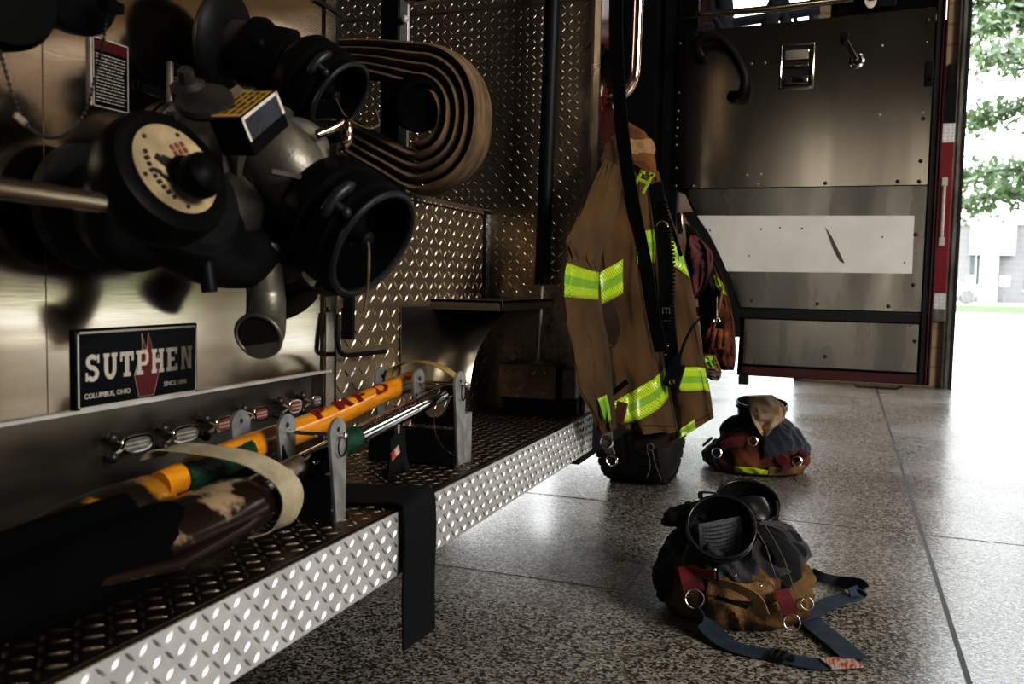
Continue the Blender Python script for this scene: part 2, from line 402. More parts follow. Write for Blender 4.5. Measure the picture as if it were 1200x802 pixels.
def rivets(g, pts, n, r=.006):
    for p in pts: g.lathe(p, n, [(r, 0), (r, r * .3), (r * .7, r * .7), (r * .25, r * .85)], 10)
    return g

M['hedge'] = mat('reflection_dark', (.010, .012, .006), .95, 0., (.005, .006, .003), 2, spec=.05)
M['asphalt'] = mat('reflection_warm_asphalt', (.26, .235, .20), .9, 0., (.20, .18, .155), 1)
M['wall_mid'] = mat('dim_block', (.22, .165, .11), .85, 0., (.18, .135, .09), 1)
# ------------------------------------------------------------------ setting
g = G(); g.bb(-9, 11, -7, 9.95, -.1, 0); struct(g, 'floor', M['floor'], smooth=0)
g = G(); g.bb(.334, .3365, -7, 9.9, -.005, .0012); g.bb(.3455, .348, -7, 9.9, -.005, .0012); struct(g, 'trim_1', M['joint'], smooth=0)
g = G(); g.bb(.3365, .3455, -7, 9.9, -.005, .0008); g.bb(-4, 9, 3.936, 3.942, -.005, .001); g.bb(-2, 9, 9.78, 9.79, -.005, .001)
g.bb(-.624, -.620, 2.80, 3.936, -.005, .0006); g.bb(-2., -.62, 2.80, 2.804, -.005, .0006)
struct(g, 'trim_2', M['joint'], smooth=0)
# front wall with its bay openings
g = G()
g.bb(-9, -4.6, 9.95, 10.25, 0, 5.2); g.bb(-.45, .95, 9.95, 10.25, 0, 4.3); g.bb(5.2, 5.9, 9.95, 10.25, 0, 4.3)
g.bb(10.2, 11, 9.95, 10.25, 0, 5.2); g.bb(-4.6, 10.2, 9.95, 10.25, 4.3, 5.2)
struct(g, 'wall_front', M['cmu'], smooth=0)
g = G(); g.bb(10.9, 11.1, -7, 9.95, 0, 5.2); struct(g, 'wall_right', M['cmu'], smooth=0)
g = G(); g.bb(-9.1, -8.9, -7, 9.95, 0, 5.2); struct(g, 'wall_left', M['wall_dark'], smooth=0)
g = G(); g.bb(-9, -.66, -7.1, -6.9, 0, 5.2); g.bb(-.38, .75, -7.1, -6.9, 0, 5.2); g.bb(1.05, 11, -7.1, -6.9, 0, 5.2); g.bb(-9, 11, -7.1, -6.9, 3.4, 5.2); struct(g, 'wall_back', M['wall_mid'], smooth=0)  # unseen slots added to send bright bands into the door steel
g = G(); g.bb(-9.1, 11.1, -7.1, 10.25, 5.2, 5.35); struct(g, 'ceiling', M['ceiling'], smooth=0)
# steel jambs of the bay doors
def jamb(x, s, nm):
    g = G(); g.cur = 0
    g.bb(x - .085 * (s > 0), x + .085 * (s < 0), 9.86, 10.3, 0, 4.3)
    g.cur = 1; g.bb(x - .012, x + .012, 9.84, 10.32, 0, 4.3); g.cur = 0
    g.bb(x - s * .05 - .008, x - s * .05 + .008, 9.83, 9.87, 0, 4.3)
    struct(g, nm, [M['jamb'], M['black_trim']], smooth=0)
jamb(1.035, 1, 'door_1'); jamb(5.2, -1, 'door_2'); jamb(-.45, -1, 'door_3')
# outside
g = G(); g.bb(-60, 70, 10.2, 42.3, -.12, -.005); struct(g, 'driveway', M['concrete'], smooth=0)
g = G(); g.add([(-60, 42.3, -.01), (70, 42.3, -.01), (70, 44, .28), (-60, 44, .28), (-60, 44, -.3), (70, 44, -.3)], [(0, 1, 2, 3), (3, 2, 5, 4)])
g.bb(12., 60, 20, 42.3, -.05, .02)
struct(g, 'lawn', M['grass'], smooth=0)
g = G(); g.bb(6.5, 60, 16.5, 20, -.05, .004); struct(g, 'reflection_asphalt', M['asphalt'], smooth=0)  # darker unseen ground strip added to dim the pump panel's reflection
g = G(); g.bb(-60, 70, 44, 60, -.1, .3); struct(g, 'street', M['road'], smooth=0)

b = thing('office_building', (6, 52, .3), 'pale brick building with white columns across the street beyond the bay', 'building')
g = G(); g.bb(-12, 14, 52, 60, .3, 4.6); g.build('wall', M['bldg'], b, smooth=0)
g = G(); g.bb(-12.2, 14.2, 51.8, 60.2, 4.3, 4.9); g.build('roof_edge', M['bldg_trim'], b, smooth=0)
g = G(); g.bb(6.5, 7.3, 51.4, 52.1, .3, 4.4); g.build('column', M['bldg_trim'], b, smooth=0)
g = G(); g.bb(6.0, 8.0, 51.3, 52.2, 2.75, 4.4); g.build('canopy', M['bldg_trim'], b, smooth=0)
for x0, x1 in ((6.1, 6.55), (8.6, 9.6), (3.1, 3.7), (11, 12)):
    g = G(); g.bb(x0, x1, 51.93, 52.05, 1.0, 2.9); w = g.build('window', M['dark_glass'], b, smooth=0)
    g = G(); g.bb(x0 - .08, x1 + .08, 51.9, 51.96, 2.9, 3.0); g.bb(x0 - .08, x1 + .08, 51.9, 51.96, .9, 1.0); g.bb((x0 + x1) / 2 - .03, (x0 + x1) / 2 + .03, 51.9, 51.96, 1, 2.9)
    g.build('window_frame', M['bldg_trim'], w, smooth=0)
b = thing('reflection_building', (30, 46, 0), 'unseen tan building added beyond the right bay to tint the pump panel reflection', 'building')
g = G(); g.bb(16, 80, 46, 60, 0, 15.3); g.build('wall', M['reflection_bldg_tan'], b, smooth=0)  # unseen; height and dark tan set for the pump panel's reflection
g = G(); g.bb(15.8, 80.2, 45.8, 60.2, 15.1, 15.6); g.build('roof_edge', M['reflection_bldg_tan'], b, smooth=0)  # top edge of the unseen added building

t = thing('reflection_hedge', (40, 43, 0), 'unseen dark hedge sheet added beyond the right bay to darken the pump panel reflection', 'hedge')
g = G()
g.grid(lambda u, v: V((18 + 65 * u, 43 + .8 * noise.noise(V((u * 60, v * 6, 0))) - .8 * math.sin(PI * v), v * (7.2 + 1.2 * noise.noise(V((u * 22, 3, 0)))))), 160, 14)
g.build('reflection_sheet', M['hedge'], t)  # unseen sheet added for the dark band mirrored in the pump panel
# parked car
c = thing('car', (4.2, 46.5, .3), 'white parked car on the street beyond the bay opening', 'car')
def car_sec(y):
    return [(4.75, .5), (4.7, .85), (4.95, 1.0), (5.35, 1.08), (5.75, 1.42), (6.2, 1.52), (7.0, 1.5), (7.6, 1.12), (8.5, 1.02), (8.62, .55)]
g = G(); g.poly([(x * 1. - 2.5, 45.8, z + .12) for x, z in car_sec(0)], (0, 1.6, 0)); g.build('body', M['car'], c, bevel=.06)
g = G(); g.poly([(x - 2.5, 45.78, z + .12) for x, z in ((5.5, 1.12), (5.85, 1.4), (6.25, 1.45), (6.25, 1.1))], (0, -.015, 0))
g.poly([(x - 2.5, 45.78, z + .12) for x, z in ((6.35, 1.1), (6.35, 1.45), (6.95, 1.43), (7.35, 1.14))], (0, -.015, 0)); g.build('side_window', M['dark_glass'], c, smooth=0)
for x in (2.9, 5.3):
    g = G(); g.lathe((x, 45.74, .62), (0, 1, 0), [(.2, -.02), (.31, 0), (.32, .1), (.32, .2)], 24); g.build('wheel', M['jamb'], c)
for i, (x, y) in enumerate(((5.25, 44.6), (6.6, 44.5))):
    t = thing('street_sign', (x, y, .28), ('white street sign on a thin post in front of the parked car', 'white street sign on a thin post right of the parked car')[i], 'sign')
    g = G(); g.cyl((x, y, .28), (x, y, 1.6), .03, n=8); g.build('post', M['jamb'], t)
    g = G(); g.bb(x - .2, x + .2, y - .03, y - .02, 1.15, 1.6); g.build('sign_panel', M['sign'], t, smooth=0)

# trees outside
def tree(loc, h, cr, n, label, seed):
    random.seed(seed); t = thing('tree', loc, label, 'tree'); L = V(loc)
    g = G(); g.tube(spline([L, L + V((.1, 0, h * .3)), L + V((-.05, .1, h * .6)), L + V((.05, 0, h * .92))], 5), [.26 - .014 * i for i in range(16)], 10)
    tips = []
    for k in range(26):
        z = h * random.uniform(.20, .85); a = random.uniform(0, 2 * PI); r = cr * random.uniform(.55, 1.) * (1.1 - .6 * abs(z / h - .45))
        p0 = L + V((0, 0, z)); p2 = p0 + V((math.cos(a) * r, math.sin(a) * r, random.uniform(-.15, .5)))
        mid = (p0 + p2) / 2 + V((0, 0, .3)); pts = spline([p0, mid, p2], 4)
        g.tube(pts, [.07 * (1 - i / 10) for i in range(9)], 6); tips.append((p0, mid, p2))
    g.build('trunk', M['bark'], t)
    g = G()
    for p0, mid, p2 in tips:
        for q in range(n // 26):
            s = random.uniform(.25, 1.12); c = (p0.lerp(mid, s * 2) if s < .5 else mid.lerp(p2, (s - .5) * 2)) + V([random.gauss(0, .28), random.gauss(0, .28), random.gauss(0, .16)])
            d = V([random.uniform(-1, 1) for _ in range(3)]).normalized(); e = d.orthogonal().normalized(); k = random.uniform(.05, .1)
            g.add([c - d * k * 1.3, c - e * k * .7, c + d * k * 1.3, c + e * k * .7], [(0, 1, 2, 3)])
    g.build('foliage', M['leaf'], t, smooth=0)
tree((4.3, 21.5, 0), 8.6, 3.1, 15000, 'leafy green tree with spreading branches outside the bay opening', 3)
tree((-3.2, 24.5, 0), 8, 2.6, 5200, 'leafy green tree outside the left bay behind the fire engine', 8)

# red cabinet on the pier
c = thing('wall_cabinet', (.8, 9.75, .7), 'narrow red cabinet with tread plate ends and white handle on the block wall', 'cabinet')
g = G(); g.bb(.66, .93, 9.62, 9.95, .95, 2.4); g.build('body', M['red_panel'], c, bevel=.004)
for z0, z1 in ((.80, .95), (2.4, 2.58)):
    g = G(); g.bb(.66, .93, 9.615, 9.95, z0, z1); lugs(g, (.66, 9.615, z0), (1, 0, 0), (0, 0, 1), (0, -1, 0), .27, z1 - z0, .034, .013, .005)
    g.build('tread_plate_end', M['plate_bright'], c, smooth=0)
g = G(); g.bb(.655, .935, 9.60, 9.95, .68, .80); g.build('shelf', M['jamb'], c, bevel=.003)
g = G(); g.tube([(.86, 9.57, 1.45), (.86, 9.57, 2.02)], .014, 10)
for z in (1.45, 2.02): g.bb(.835, .885, 9.555, 9.62, z - .04, z + .04)
g.build('handle', M['off_white'], c, bevel=.004)
c = G(); c.bb(.84, .95, 9.84, 9.95, 2.62, 2.95); c.bb(.87, .9, 9.88, 9.95, 2.95, 3.2)
tag(c.build('electrical_box', M['black_satin'], None, bevel=.004), 'small black electrical box on the block wall above the red cabinet', 'box')

# unseen ceiling lamps added for warm fill, high out of the frame
for i, (x, y) in enumerate(((1.6, 2.2), (4.5, 4.5))):
    t = thing('fill_fixture', (x, y, 5.1), 'unseen long light fixture added above the bay for fill light', 'light', 'added fill lights')
    g = G(); g.bb(x - .12, x + .12, y - .8, y + .8, 5.08, 5.19); g.build('fill_housing', M['jamb'], t, smooth=0)
    g = G(); g.bb(x - .09, x + .09, y - .75, y + .75, 5.05, 5.08); g.build('fill_diffuser', M['lamp'], t, smooth=0)

# ------------------------------------------------------------------ light
w = bpy.data.worlds.new('sky'); bpy.context.scene.world = w; w.use_nodes = True
nt = w.node_tree; bg = nt.nodes['Background']
tc = nt.nodes.new('ShaderNodeTexCoord'); sp = nt.nodes.new('ShaderNodeSeparateXYZ'); nt.links.new(tc.outputs['Generated'], sp.inputs[0])
rp = nt.nodes.new('ShaderNodeValToRGB'); rp.color_ramp.elements[0].color = (1, .99, .96, 1); rp.color_ramp.elements[1].color = (.78, .88, 1, 1); rp.color_ramp.elements[1].position = .7
nt.links.new(sp.outputs[2], rp.inputs[0]); nt.links.new(rp.outputs[0], bg.inputs[0]); bg.inputs[1].default_value = 5.5
for x0, x1 in ((-4.6, -.45), (1.03, 5.2), (5.9, 10.2)):
    l = bpy.data.lights.new('bay_portal', 'AREA'); l.shape = 'RECTANGLE'; l.size = x1 - x0; l.size_y = 4.3; l.cycles.is_portal = True
    o = bpy.data.objects.new('bay_portal', l); COL.objects.link(o); o.location = ((x0 + x1) / 2, 10.2, 2.15); o.rotation_euler = (-PI / 2, 0, 0)
def area(nm, loc, tgt, sx, sy, e, col):
    l = bpy.data.lights.new(nm, 'AREA'); l.shape = 'RECTANGLE'; l.size = sx; l.size_y = sy; l.energy = e; l.color = col
    o = bpy.data.objects.new(nm, l); COL.objects.link(o); o.location = loc
    o.rotation_euler = (V(tgt) - V(loc)).to_track_quat('-Z', 'Y').to_euler(); return o
area('side_fill_lamp', (7.2, -.6, 4.1), (-.6, 3.0, .6), 3.2, 2.4, 640, (1, .975, .94))  # added key lamp inside the room; no side bay opens here
area('overhead_fill', (1.6, 2.2, 4.9), (1.0, 2.4, 0), .5, 1.6, 14, (1, .86, .68))  # added warm fill below the unseen fixture

# ------------------------------------------------------------------ camera
f_px = 1050.; th = math.atan(388 / math.hypot(1050, 73)); pit = math.atan(73 / 1050.); rol = .02
F = V((-math.sin(th) * math.cos(pit), math.cos(th) * math.cos(pit), -math.sin(pit))); R = V((math.cos(th), math.sin(th), 0)); U = R.cross(F)
cx = R * math.cos(rol) + U * math.sin(rol); cy = -R * math.sin(rol) + U * math.cos(rol)
cam = bpy.data.cameras.new('camera'); co = bpy.data.objects.new('camera', cam); COL.objects.link(co)
co.matrix_world = Matrix(((cx.x, cy.x, -F.x, 0), (cx.y, cy.y, -F.y, 0), (cx.z, cy.z, -F.z, 1.0), (0, 0, 0, 1)))
cam.sensor_width = 36; cam.lens = f_px / 1200 * 36; cam.clip_end = 300; cam.clip_start = .05
cam.dof.use_dof = True; cam.dof.focus_distance = 2.6; cam.dof.aperture_fstop = 4.5; cam.dof.aperture_blades = 7
sc = bpy.context.scene; sc.camera = co
sc.view_settings.view_transform = 'Standard'; sc.view_settings.look = 'None'; sc.view_settings.exposure = 0.28
sc.cycles.use_denoising = True; sc.cycles.max_bounces = 8; sc.cycles.diffuse_bounces = 4; sc.cycles.glossy_bounces = 5
sc.cycles.sample_clamp_indirect = 6; sc.cycles.caustics_reflective = False; sc.cycles.caustics_refractive = False

vs_ = sc.view_settings; vs_.use_curve_mapping = True
cm = vs_.curve_mapping; c_ = cm.curves[3]; c_.points[0].location = (0, 0); c_.points[-1].location = (1, 1)
c_.points.new(.045, .024); c_.points.new(.22, .205); c_.points.new(.6, .69); cm.update()

# ------------------------------------------------------------------ fire engine body
E = thing('fire_engine', (-2.0, 3.0, 0), 'fire engine side with stainless pump panel, tread plate step and open cab door', 'fire truck')
ST, SX, XW = .54, -.82, -1.195
# running board
g = G(); g.bb(-1.2, SX, -.9, 3.07, ST - .006, ST)
g.bb(SX - .006, SX, -.9, 3.07, .40, ST - .002); g.bb(-1.2, SX, 3.064, 3.07, .40, ST - .002)
g.bb(SX - .07, SX - .005, -.9, 3.07, .40, .406)
g.cyl((SX - .008, -.9, ST - .008), (SX - .008, 3.07, ST - .008), .0085, n=16)
lugs(g, (-1.18, -.9, ST), (1, 0, 0), (0, 1, 0), (0, 0, 1), .352, 3.94, .027, .0130, .0034, .0026)
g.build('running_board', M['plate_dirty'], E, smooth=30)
g = G(); g.bb(SX, SX + .0015, -.9, 3.07, .402, ST - .008)
lugs(g, (SX + .0015, -.9, .404), (0, 1, 0), (0, 0, 1), (1, 0, 0), 3.97, .128, .0235, .0122, .0030, .0028)
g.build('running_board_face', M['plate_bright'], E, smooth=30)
g = G(); g.bb(-2.3, -1.02, -1, 3.06, .32, .53); g.bb(-2.3, -1.2, -1, 3.9, .2, .40); g.build('chassis', M['black_satin'], E, smooth=0)
# pump panels
g = G(); g.bb(XW - .02, XW, -1, 1.925, .765, 2.6); g.build('pump_panel', M['brushed'], E, smooth=0)
g = G(); g.bb(XW - .035, XW - .012, -1, 1.925, ST, .765); g.build('lower_panel', M['lower_steel'], E, smooth=0)
g = G(); g.bb(XW - .03, XW + .010, -1, 1.925, .762, .768); g.build('panel_ledge', M['plate_bright'], E, smooth=0)
g = G(); g.bb(XW - .03, XW + .004, 1.90, 1.945, ST, 2.6)
g.bb(XW - .03, XW + .006, 1.895, 1.901, ST, 2.6); g.build('panel_edge', M['brushed'], E, smooth=0)
g = G(); g.bb(XW, XW + .005, 1.9465, 1.954, ST, 2.6); g.bb(XW + .004, XW + .007, 1.898, 1.902, .6, .95); g.build('panel_gap_seal', M['black_trim'], E, smooth=0)
g = G(); g.poly([(-1.19, 1.871, 1.65), (-1.19, 1.987, 1.647), (-1.19, 1.987, 1.637), (-1.19, 1.845, 1.643)], (.003, 0, 0)); g.build('panel_slot', M['black_trim'], E, smooth=0)
# recessed tread-plate wall (runs along the engine), upper and lower halves
g = G(); g.bb(XW - .02, XW, 1.945, 3.0, ST, .92)
lugs(g, (XW, 1.955, ST + .005), (0, 1, 0), (0, 0, 1), (1, 0, 0), 1.03, .375, .036, .0185, .0030, .0034)
g.build('recess_wall', M['plate'], E, smooth=30)
g = G(); g.bb(XW - .02, XW + .004, 1.945, 2.93, .92, 1.245)
lugs(g, (XW + .004, 1.955, .925), (0, 1, 0), (0, 0, 1), (1, 0, 0), .965, .31, .033, .0175, .0030, .0034)
g.build('side_locker', M['plate'], E, smooth=30)
g = G(); g.cyl((XW - .012, 1.95, 1.228), (XW - .012, 2.94, 1.228), .016, n=16)
lugs(g, (XW + .0040, 1.955, 1.214), (0, 1, 0), (-.1, 0, 1), (1, 0, .1), .97, .026, .020, .010, .0028, .0034)
g.build('locker_lip', M['plate'], E, smooth=30)
g = G(); g.bb(XW + .003, XW + .008, 1.95, 2.93, 1.222, 1.226); g.bb(XW + .003, XW + .009, 2.915, 2.935, .925, 1.24); g.build('locker_seam', M['black_trim'], E, smooth=0)
g = G(); g.bb(XW - .02, XW - .002, 2.935, 3.0, .9, 1.245)
lugs(g, (XW - .002, 2.937, .92), (0, 1, 0), (0, 0, 1), (1, 0, 0), .063, .31, .021, .010, .003, .003)
g.build('locker_end_strip', M['plate_bright'], E, smooth=30)
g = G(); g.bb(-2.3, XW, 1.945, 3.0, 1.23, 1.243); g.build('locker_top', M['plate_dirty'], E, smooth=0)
# wall that faces the camera
g = G(); g.bb(-2.3, -.834, 3.0, 3.02, ST, 2.6)
lugs(g, (-2.25, 3.0, 1.25), (1, 0, 0), (0, 0, 1), (0, -1, 0), 1.4, .70, .0262, .0118, .0028, .0034)
lugs(g, (-2.25, 3.0, 1.962), (1, 0, 0), (0, 0, 1), (0, -1, 0), 1.4, .60, .0262, .0118, .0028, .0034)
lugs(g, (XW + .01, 3.0, ST), (1, 0, 0), (0, 0, 1), (0, -1, 0), .345, .70, .0262, .0118, .0028, .0034)
g.bb(-2.3, -.834, 2.996, 3.0, 1.953, 1.956)
g.build('front_recess_wall', M['plate'], E, smooth=30)
g = G(); g.bb(-.836, -.826, 2.985, 3.06, ST, 2.6); g.build('wall_corner_trim', M['plate'], E, smooth=0)
g = G(); g.bb(-2.32, -2.28, -1, 3.0, .5, 2.6); g.bb(-2.3, XW - .02, 1.90, 1.93, .5, 2.6); g.bb(-2.3, -.70, -6.6, -1.0, .35, 4.0); g.bb(-2.3, XW - .02, -1., 3., 2.55, 2.9); g.build('inner_bulkhead', M['black_satin'], E, smooth=0)
# stainless shelf with curved gusset
g = G(); g.bb(XW, -.955, 2.50, 2.995, .928, .936)
g.bb(-.962, -.955, 2.50, 2.995, .905, .936)
g.bb(XW, -.955, 2.50, 2.506, .905, .936)
g.build('recess_shelf', M['lower_steel'], E, bevel=.001)
g = G(); pts = [(XW + .004, 2.30, .915), (XW + .004, 2.92, .915)]
for k in range(15):
    a = PI / 2 * k / 14; pts.append((XW + .004, 2.92 - .46 * math.sin(a) + .0, .905 - .24 * (1 - math.cos(a)) ))
pts += [(XW + .004, 2.30, .665)]
g.poly(pts, (.005, 0, 0)); g.build('gusset_plate', M['lower_steel'], E, smooth=0)
g = G(); g.grid(lambda u, v: (XW + .008 + .15 * v, 2.92 - .46 * math.sin(PI / 2 * u), .905 - .24 * (1 - math.cos(PI / 2 * u))), 16, 2)
g.build('curved_gusset', M['lower_steel'], E, solid=.004)
# little tread-plate box and latch box at the foot of the wall
g = G(); g.bb(-1.100, -.900, 2.86, 2.995, .60, .712); lugs(g, (-1.095, 2.86, .605), (1, 0, 0), (0, 0, 1), (0, -1, 0), .19, .105, .044, .014, .003, .0024)
g.build('step_box', M['plate_dirty'], E, smooth=30)
g = G(); g.bb(-.893, -.898, 2.85, 2.86, .6, .712); g.bb(-.885, -.838, 2.90, 2.995, .60, .70); g.lathe((-.862, 2.90, .655), (0, -1, 0), [(.013, 0), (.013, .004), (.008, .006)], 16)
g.build('latch_box', M['cast'], E, bevel=.002)
g = G(); g.bb(-1.11, -.84, 2.93, 2.995, ST, .598); g.build('box_shadow_gap', M['black_satin'], E, smooth=0)
# gas strut
g = G(); g.cyl((-.958, 2.935, 2.15), (-.976, 2.935, .985), .026, n=20)
g.cyl((-.955, 2.935, 2.35), (-.958, 2.935, 2.15), .018, n=16); s = g.build('gas_strut', M['black_satin'], E)
g = G(); g.cyl((-.976, 2.935, .985), (-.983, 2.935, .722), .0065, n=12); g.lathe((-.984, 2.935, .712), (0, 0, 1), [(.024, 0), (.024, .004), (.01, .012), (.008, .02)], 16); g.build('strut_rod', M['plate_bright'], s)
# vertical post above the hose
g = G(); px0, px1 = (-1.33, 2.42, 1.773)[0], (-1.27, 2.42, 1.769)[0]; g.bb(px0, px1, 2.42, 2.50, 1.245, 2.6); s = g.build('upright_post', M['black_satin'], E, bevel=.004)
g = G(); g.bb(px1 + .001, px1 + .028, 2.425, 2.44, 1.245, 2.6); g.lathe((px1 + .02, 2.425, 1.76), (0, -1, 0), [(.012, 0), (.012, .012), (.006, .016)], 6); g.build('post_edge', M['plate_bright'], s, bevel=.001)
g = G(); g.tube(spline([(-1.16, 2.24, 1.84), (-1.12, 2.235, 1.765), (-1.02, 2.24, 1.80), (-.93, 2.26, 1.93)], 6), .028, 14); g.lathe((-1.155, 2.24, 1.775), (1, 0, .3), [(.035, 0), (.035, .03), (.03, .04)], 18)
g.build('discharge_pipe', M['chrome'], E)
# cab: red pillar, dark interior, sill
g = G(); g.bb(-.95, -.834, 3.06, 3.345, .56, 2.7); g.build('red_pillar', M['red'], E, bevel=.006)
g = G(); g.bb(-.836, -.829, 3.062, 3.085, .56, 2.7); g.bb(-.836, -.825, 3.335, 3.36, .56, 2.7); g.build('pillar_seal', M['black_trim'], E, smooth=0)
g = G(); g.bb(-2.2, -.90, 3.36, 3.40, .9, 2.8); g.bb(-2.25, -2.2, 3.36, 6.6, .6, 2.8); g.bb(-2.2, -.86, 3.36, 6.6, 2.72, 2.8)
g.bb(-2.2, -.86, 3.36, 4.35, .50, .56); g.bb(-2.2, -1.25, 3.40, 4.4, .56, 1.0); g.bb(-2.2, -.89, 4.33, 4.39, 1.05, 2.8); g.build('cab_interior', M['black_satin'], E, smooth=0)
g = G()
pts = [(4.40, 2.8), (6.6, 2.8), (6.6, .55), (5.18, .55)] + [(4.5 + .66 * math.cos(a), .5 + .62 * math.sin(a)) for a in [PI * k / 14 * .62 + .06 for k in range(15)]] + [(4.40, 1.16)]
g.poly([(-.84, y, z) for y, z in pts], (-.05, 0, 0)); g.build('cab_side', M['red'], E, smooth=0)
g = G(); g.bb(-.90, -.775, 4.375, 4.43, 1.05, 2.8); g.bb(-.86, -.775, 4.36, 4.375, 1.2, 2.8); g.build('hinge_pillar', M['black_satin'], E, bevel=.004)
g = G(); g.bb(-2.1, -.95, 6.6, 6.7, .4, 2.7); g.build('cab_front', M['red'], E, smooth=0)
# window glimpse in the pillar: small lit pane set into the red pillar
g = G(); g.bb(-.836, -.8315, 3.10, 3.29, 1.70, 1.83); g.build('pillar_window', M['glass'], E, smooth=0)
# grab handle
g = G(); g.tube(spline([(-.742, 3.26, 2.25), (-.742, 3.26, 2.0), (-.743, 3.255, 1.80), (-.748, 3.25, 1.735), (-.775, 3.25, 1.69), (-.81, 3.25, 1.678), (-.845, 3.25, 1.678)], 6), .0185, 16)
g.build('grab_handle', M['warm_chrome'], E)
g = G(); g.tube([(-.815, 3.225, 1.735), (-.815, 3.225, 1.715), (-.812, 3.22, 1.68), (-.815, 3.225, 1.64), (-.815, 3.23, 1.62)], [.008, .016, .01, .016, .006], 12, sq=.5); g.lathe((-.832, 3.25, 1.678), (1, 0, 0), [(.026, 0), (.026, .01), (.02, .014)], 16)
g.build('handle_bracket', M['warm_chrome'], E)
# front wheel
g = G(); cY, cZ, R0 = 4.5, .5, .5
prof = [(.24, -.14), (.30, -.15), (.42, -.158), (.475, -.15), (.495, -.13), (.5, -.1), (.5, .1), (.495, .13), (.475, .15), (.42, .158), (.30, .15), (.24, .14)]
g.lathe((-.925, cY, cZ), (1, 0, 0), prof, 64, cap=False)
for k in range(44):
    a = 2 * PI * k / 44
    for s in (-1, 1):
        g.box((-.925 + s * .105, cY + .5 * math.cos(a + s * .03), cZ + .5 * math.sin(a + s * .03)), (.09, .045, .018), Matrix.Rotation(a - PI / 2, 3, 'X'))
for x in (-.96, -.89): g.lathe((x, cY, cZ), (1, 0, 0), [(.502, -.022), (.507, -.02), (.507, .02), (.502, .022)], 64, cap=False)
wh = g.build('front_wheel', M['tire'], E, smooth=50)
g = G(); g.lathe((-.925, cY, cZ), (1, 0, 0), [(.05, .10), (.12, .12), (.14, .06), (.22, .05), (.25, .14), (.255, .145), (.255, -.145), (.24, -.1)], 40, cap=False); g.build('rim', M['brushed'], wh)
g = G(); g.grid(lambda u, v: (-1.12 + .26 * v, 4.5 + .60 * math.cos(PI * (1 - u)), .54 + .58 * math.sin(PI * (1 - u))), 24, 2); g.bb(-1.25, -1.11, 3.85, 5.1, .5, 1.1); g.build('wheel_fender', M['black_satin'], E, solid=.012)
g = G(); g.bb(-1.2, -.87, 3.08, 3.95, .34, .55); g.build('cab_step_well', M['black_satin'], E, smooth=0)

# ------------------------------------------------------------------ open cab door (swung square to the engine)
DY = 4.35
D = G()
arc = [(-0.734, 4.35, 1.425), (-0.694, 4.35, 1.343), (-0.618, 4.35, 1.225), (-0.55, 4.35, 1.101), (-0.506, 4.35, 0.988), (-0.474, 4.35, 0.884), (-0.458, 4.35, 0.751)]
arc = [tuple(p) for p in spline(arc, 3)]
sh = [(-.79, DY, 2.16)] + [(-.79, DY, 1.45)] + arc + [(-.463, DY, .568), (.372, DY, .568), (.372, DY, 2.16)]
g = G(); g.poly([(x, DY + .012, z) for x, y, z in sh], (0, .05, 0)); dr = g.build('cab_door', M['black_panel'], E, smooth=0)
g = G(); g.poly([(-.44, DY, .572), (.352, DY, .572), (.352, DY, .612), (-.44, DY, .612)], (0, .012, 0)); g.build('door_bottom_band', M['red_dull'], dr, smooth=0)
g = G(); g.bb(.352, .358, DY - .02, DY + .012, .57, 2.8); g.bb(.366, .372, DY - .004, DY + .064, .57, 2.8); g.build('door_edge', M['red_dull'], dr, smooth=0)
g = G(); g.bb(.325, .352, DY - .012, DY + .012, .57, 2.8); g.bb(-.79, .35, DY - .004, DY + .012, .842, .888); g.build('door_seal', M['black_trim'], dr, bevel=.004)
# panels
Y0 = DY - .004
up = [(-.79, Y0, 2.185), (.322, Y0, 2.215), (.322, Y0, 1.452), (-.79, Y0, 1.452)]
g = G(); g.poly(up, (0, .014, 0)); g.build('upper_inner_panel', M['door_steel'], dr, smooth=0)
a2 = [p for p in arc if p[2] < 1.44 and p[2] > .893]
lo = [(-.79, Y0, 1.448), (.322, Y0, 1.448), (.322, Y0, .893)] + [(x + .012, Y0, z) for x, y, z in a2[::-1]] + [(-.735, Y0, 1.42)]
g = G(); g.poly([(-.72, Y0, 1.448), (.322, Y0, 1.448), (.322, Y0, .893), (-.463, Y0, .893)] + [(x + .012, Y0, z) for x, y, z in a2[::-1]], (0, .014, 0))
g.build('middle_inner_panel', M['door_grey'], dr, smooth=0)
g = G(); g.poly([(-.435, Y0, .838), (.318, Y0, .838), (.318, Y0, .625), (-.435, Y0, .625)], (0, .014, 0)); g.build('kick_panel', M['door_grey'], dr, smooth=0)
g = G(); g.poly([(.10, Y0 - .002, 2.03), (.30, Y0 - .002, 2.04), (.30, Y0 - .002, 1.742), (.10, Y0 - .002, 1.735)], (0, .003, 0)); g.build('access_cover', M['door_steel'], dr, smooth=0)
tr = [V(p) for p in arc if p[2] < 1.36]
g = G(); g.poly([(p.x + .008, Y0 - .004, p.z) for p in tr] + [(p.x - .05, Y0 - .004, p.z - .004) for p in tr[::-1]], (0, .02, 0)); g.build('arch_trim', M['black_trim'], dr, smooth=0)
st = [(-0.682, 4.35, 1.323), (0.271, 4.35, 1.317), (0.273, 4.35, 1.062), (-0.548, 4.35, 1.06), (-0.584, 4.35, 1.173), (-0.627, 4.35, 1.25)]
g = G(); g.poly([(x + .006, Y0 - .0025, z) for x, y, z in st], (0, .002, 0)); g.build('reflective_strip', M['white_strip'], dr, smooth=0)
sc_ = [(-0.093, 4.35, 1.269), (-0.062, 4.35, 1.223), (-0.002, 4.35, 1.103), (-0.025, 4.35, 1.115), (-0.052, 4.35, 1.165)]
g = G(); g.poly([(x, Y0 - .0035, z) for x, y, z in sc_], (0, .001, 0))
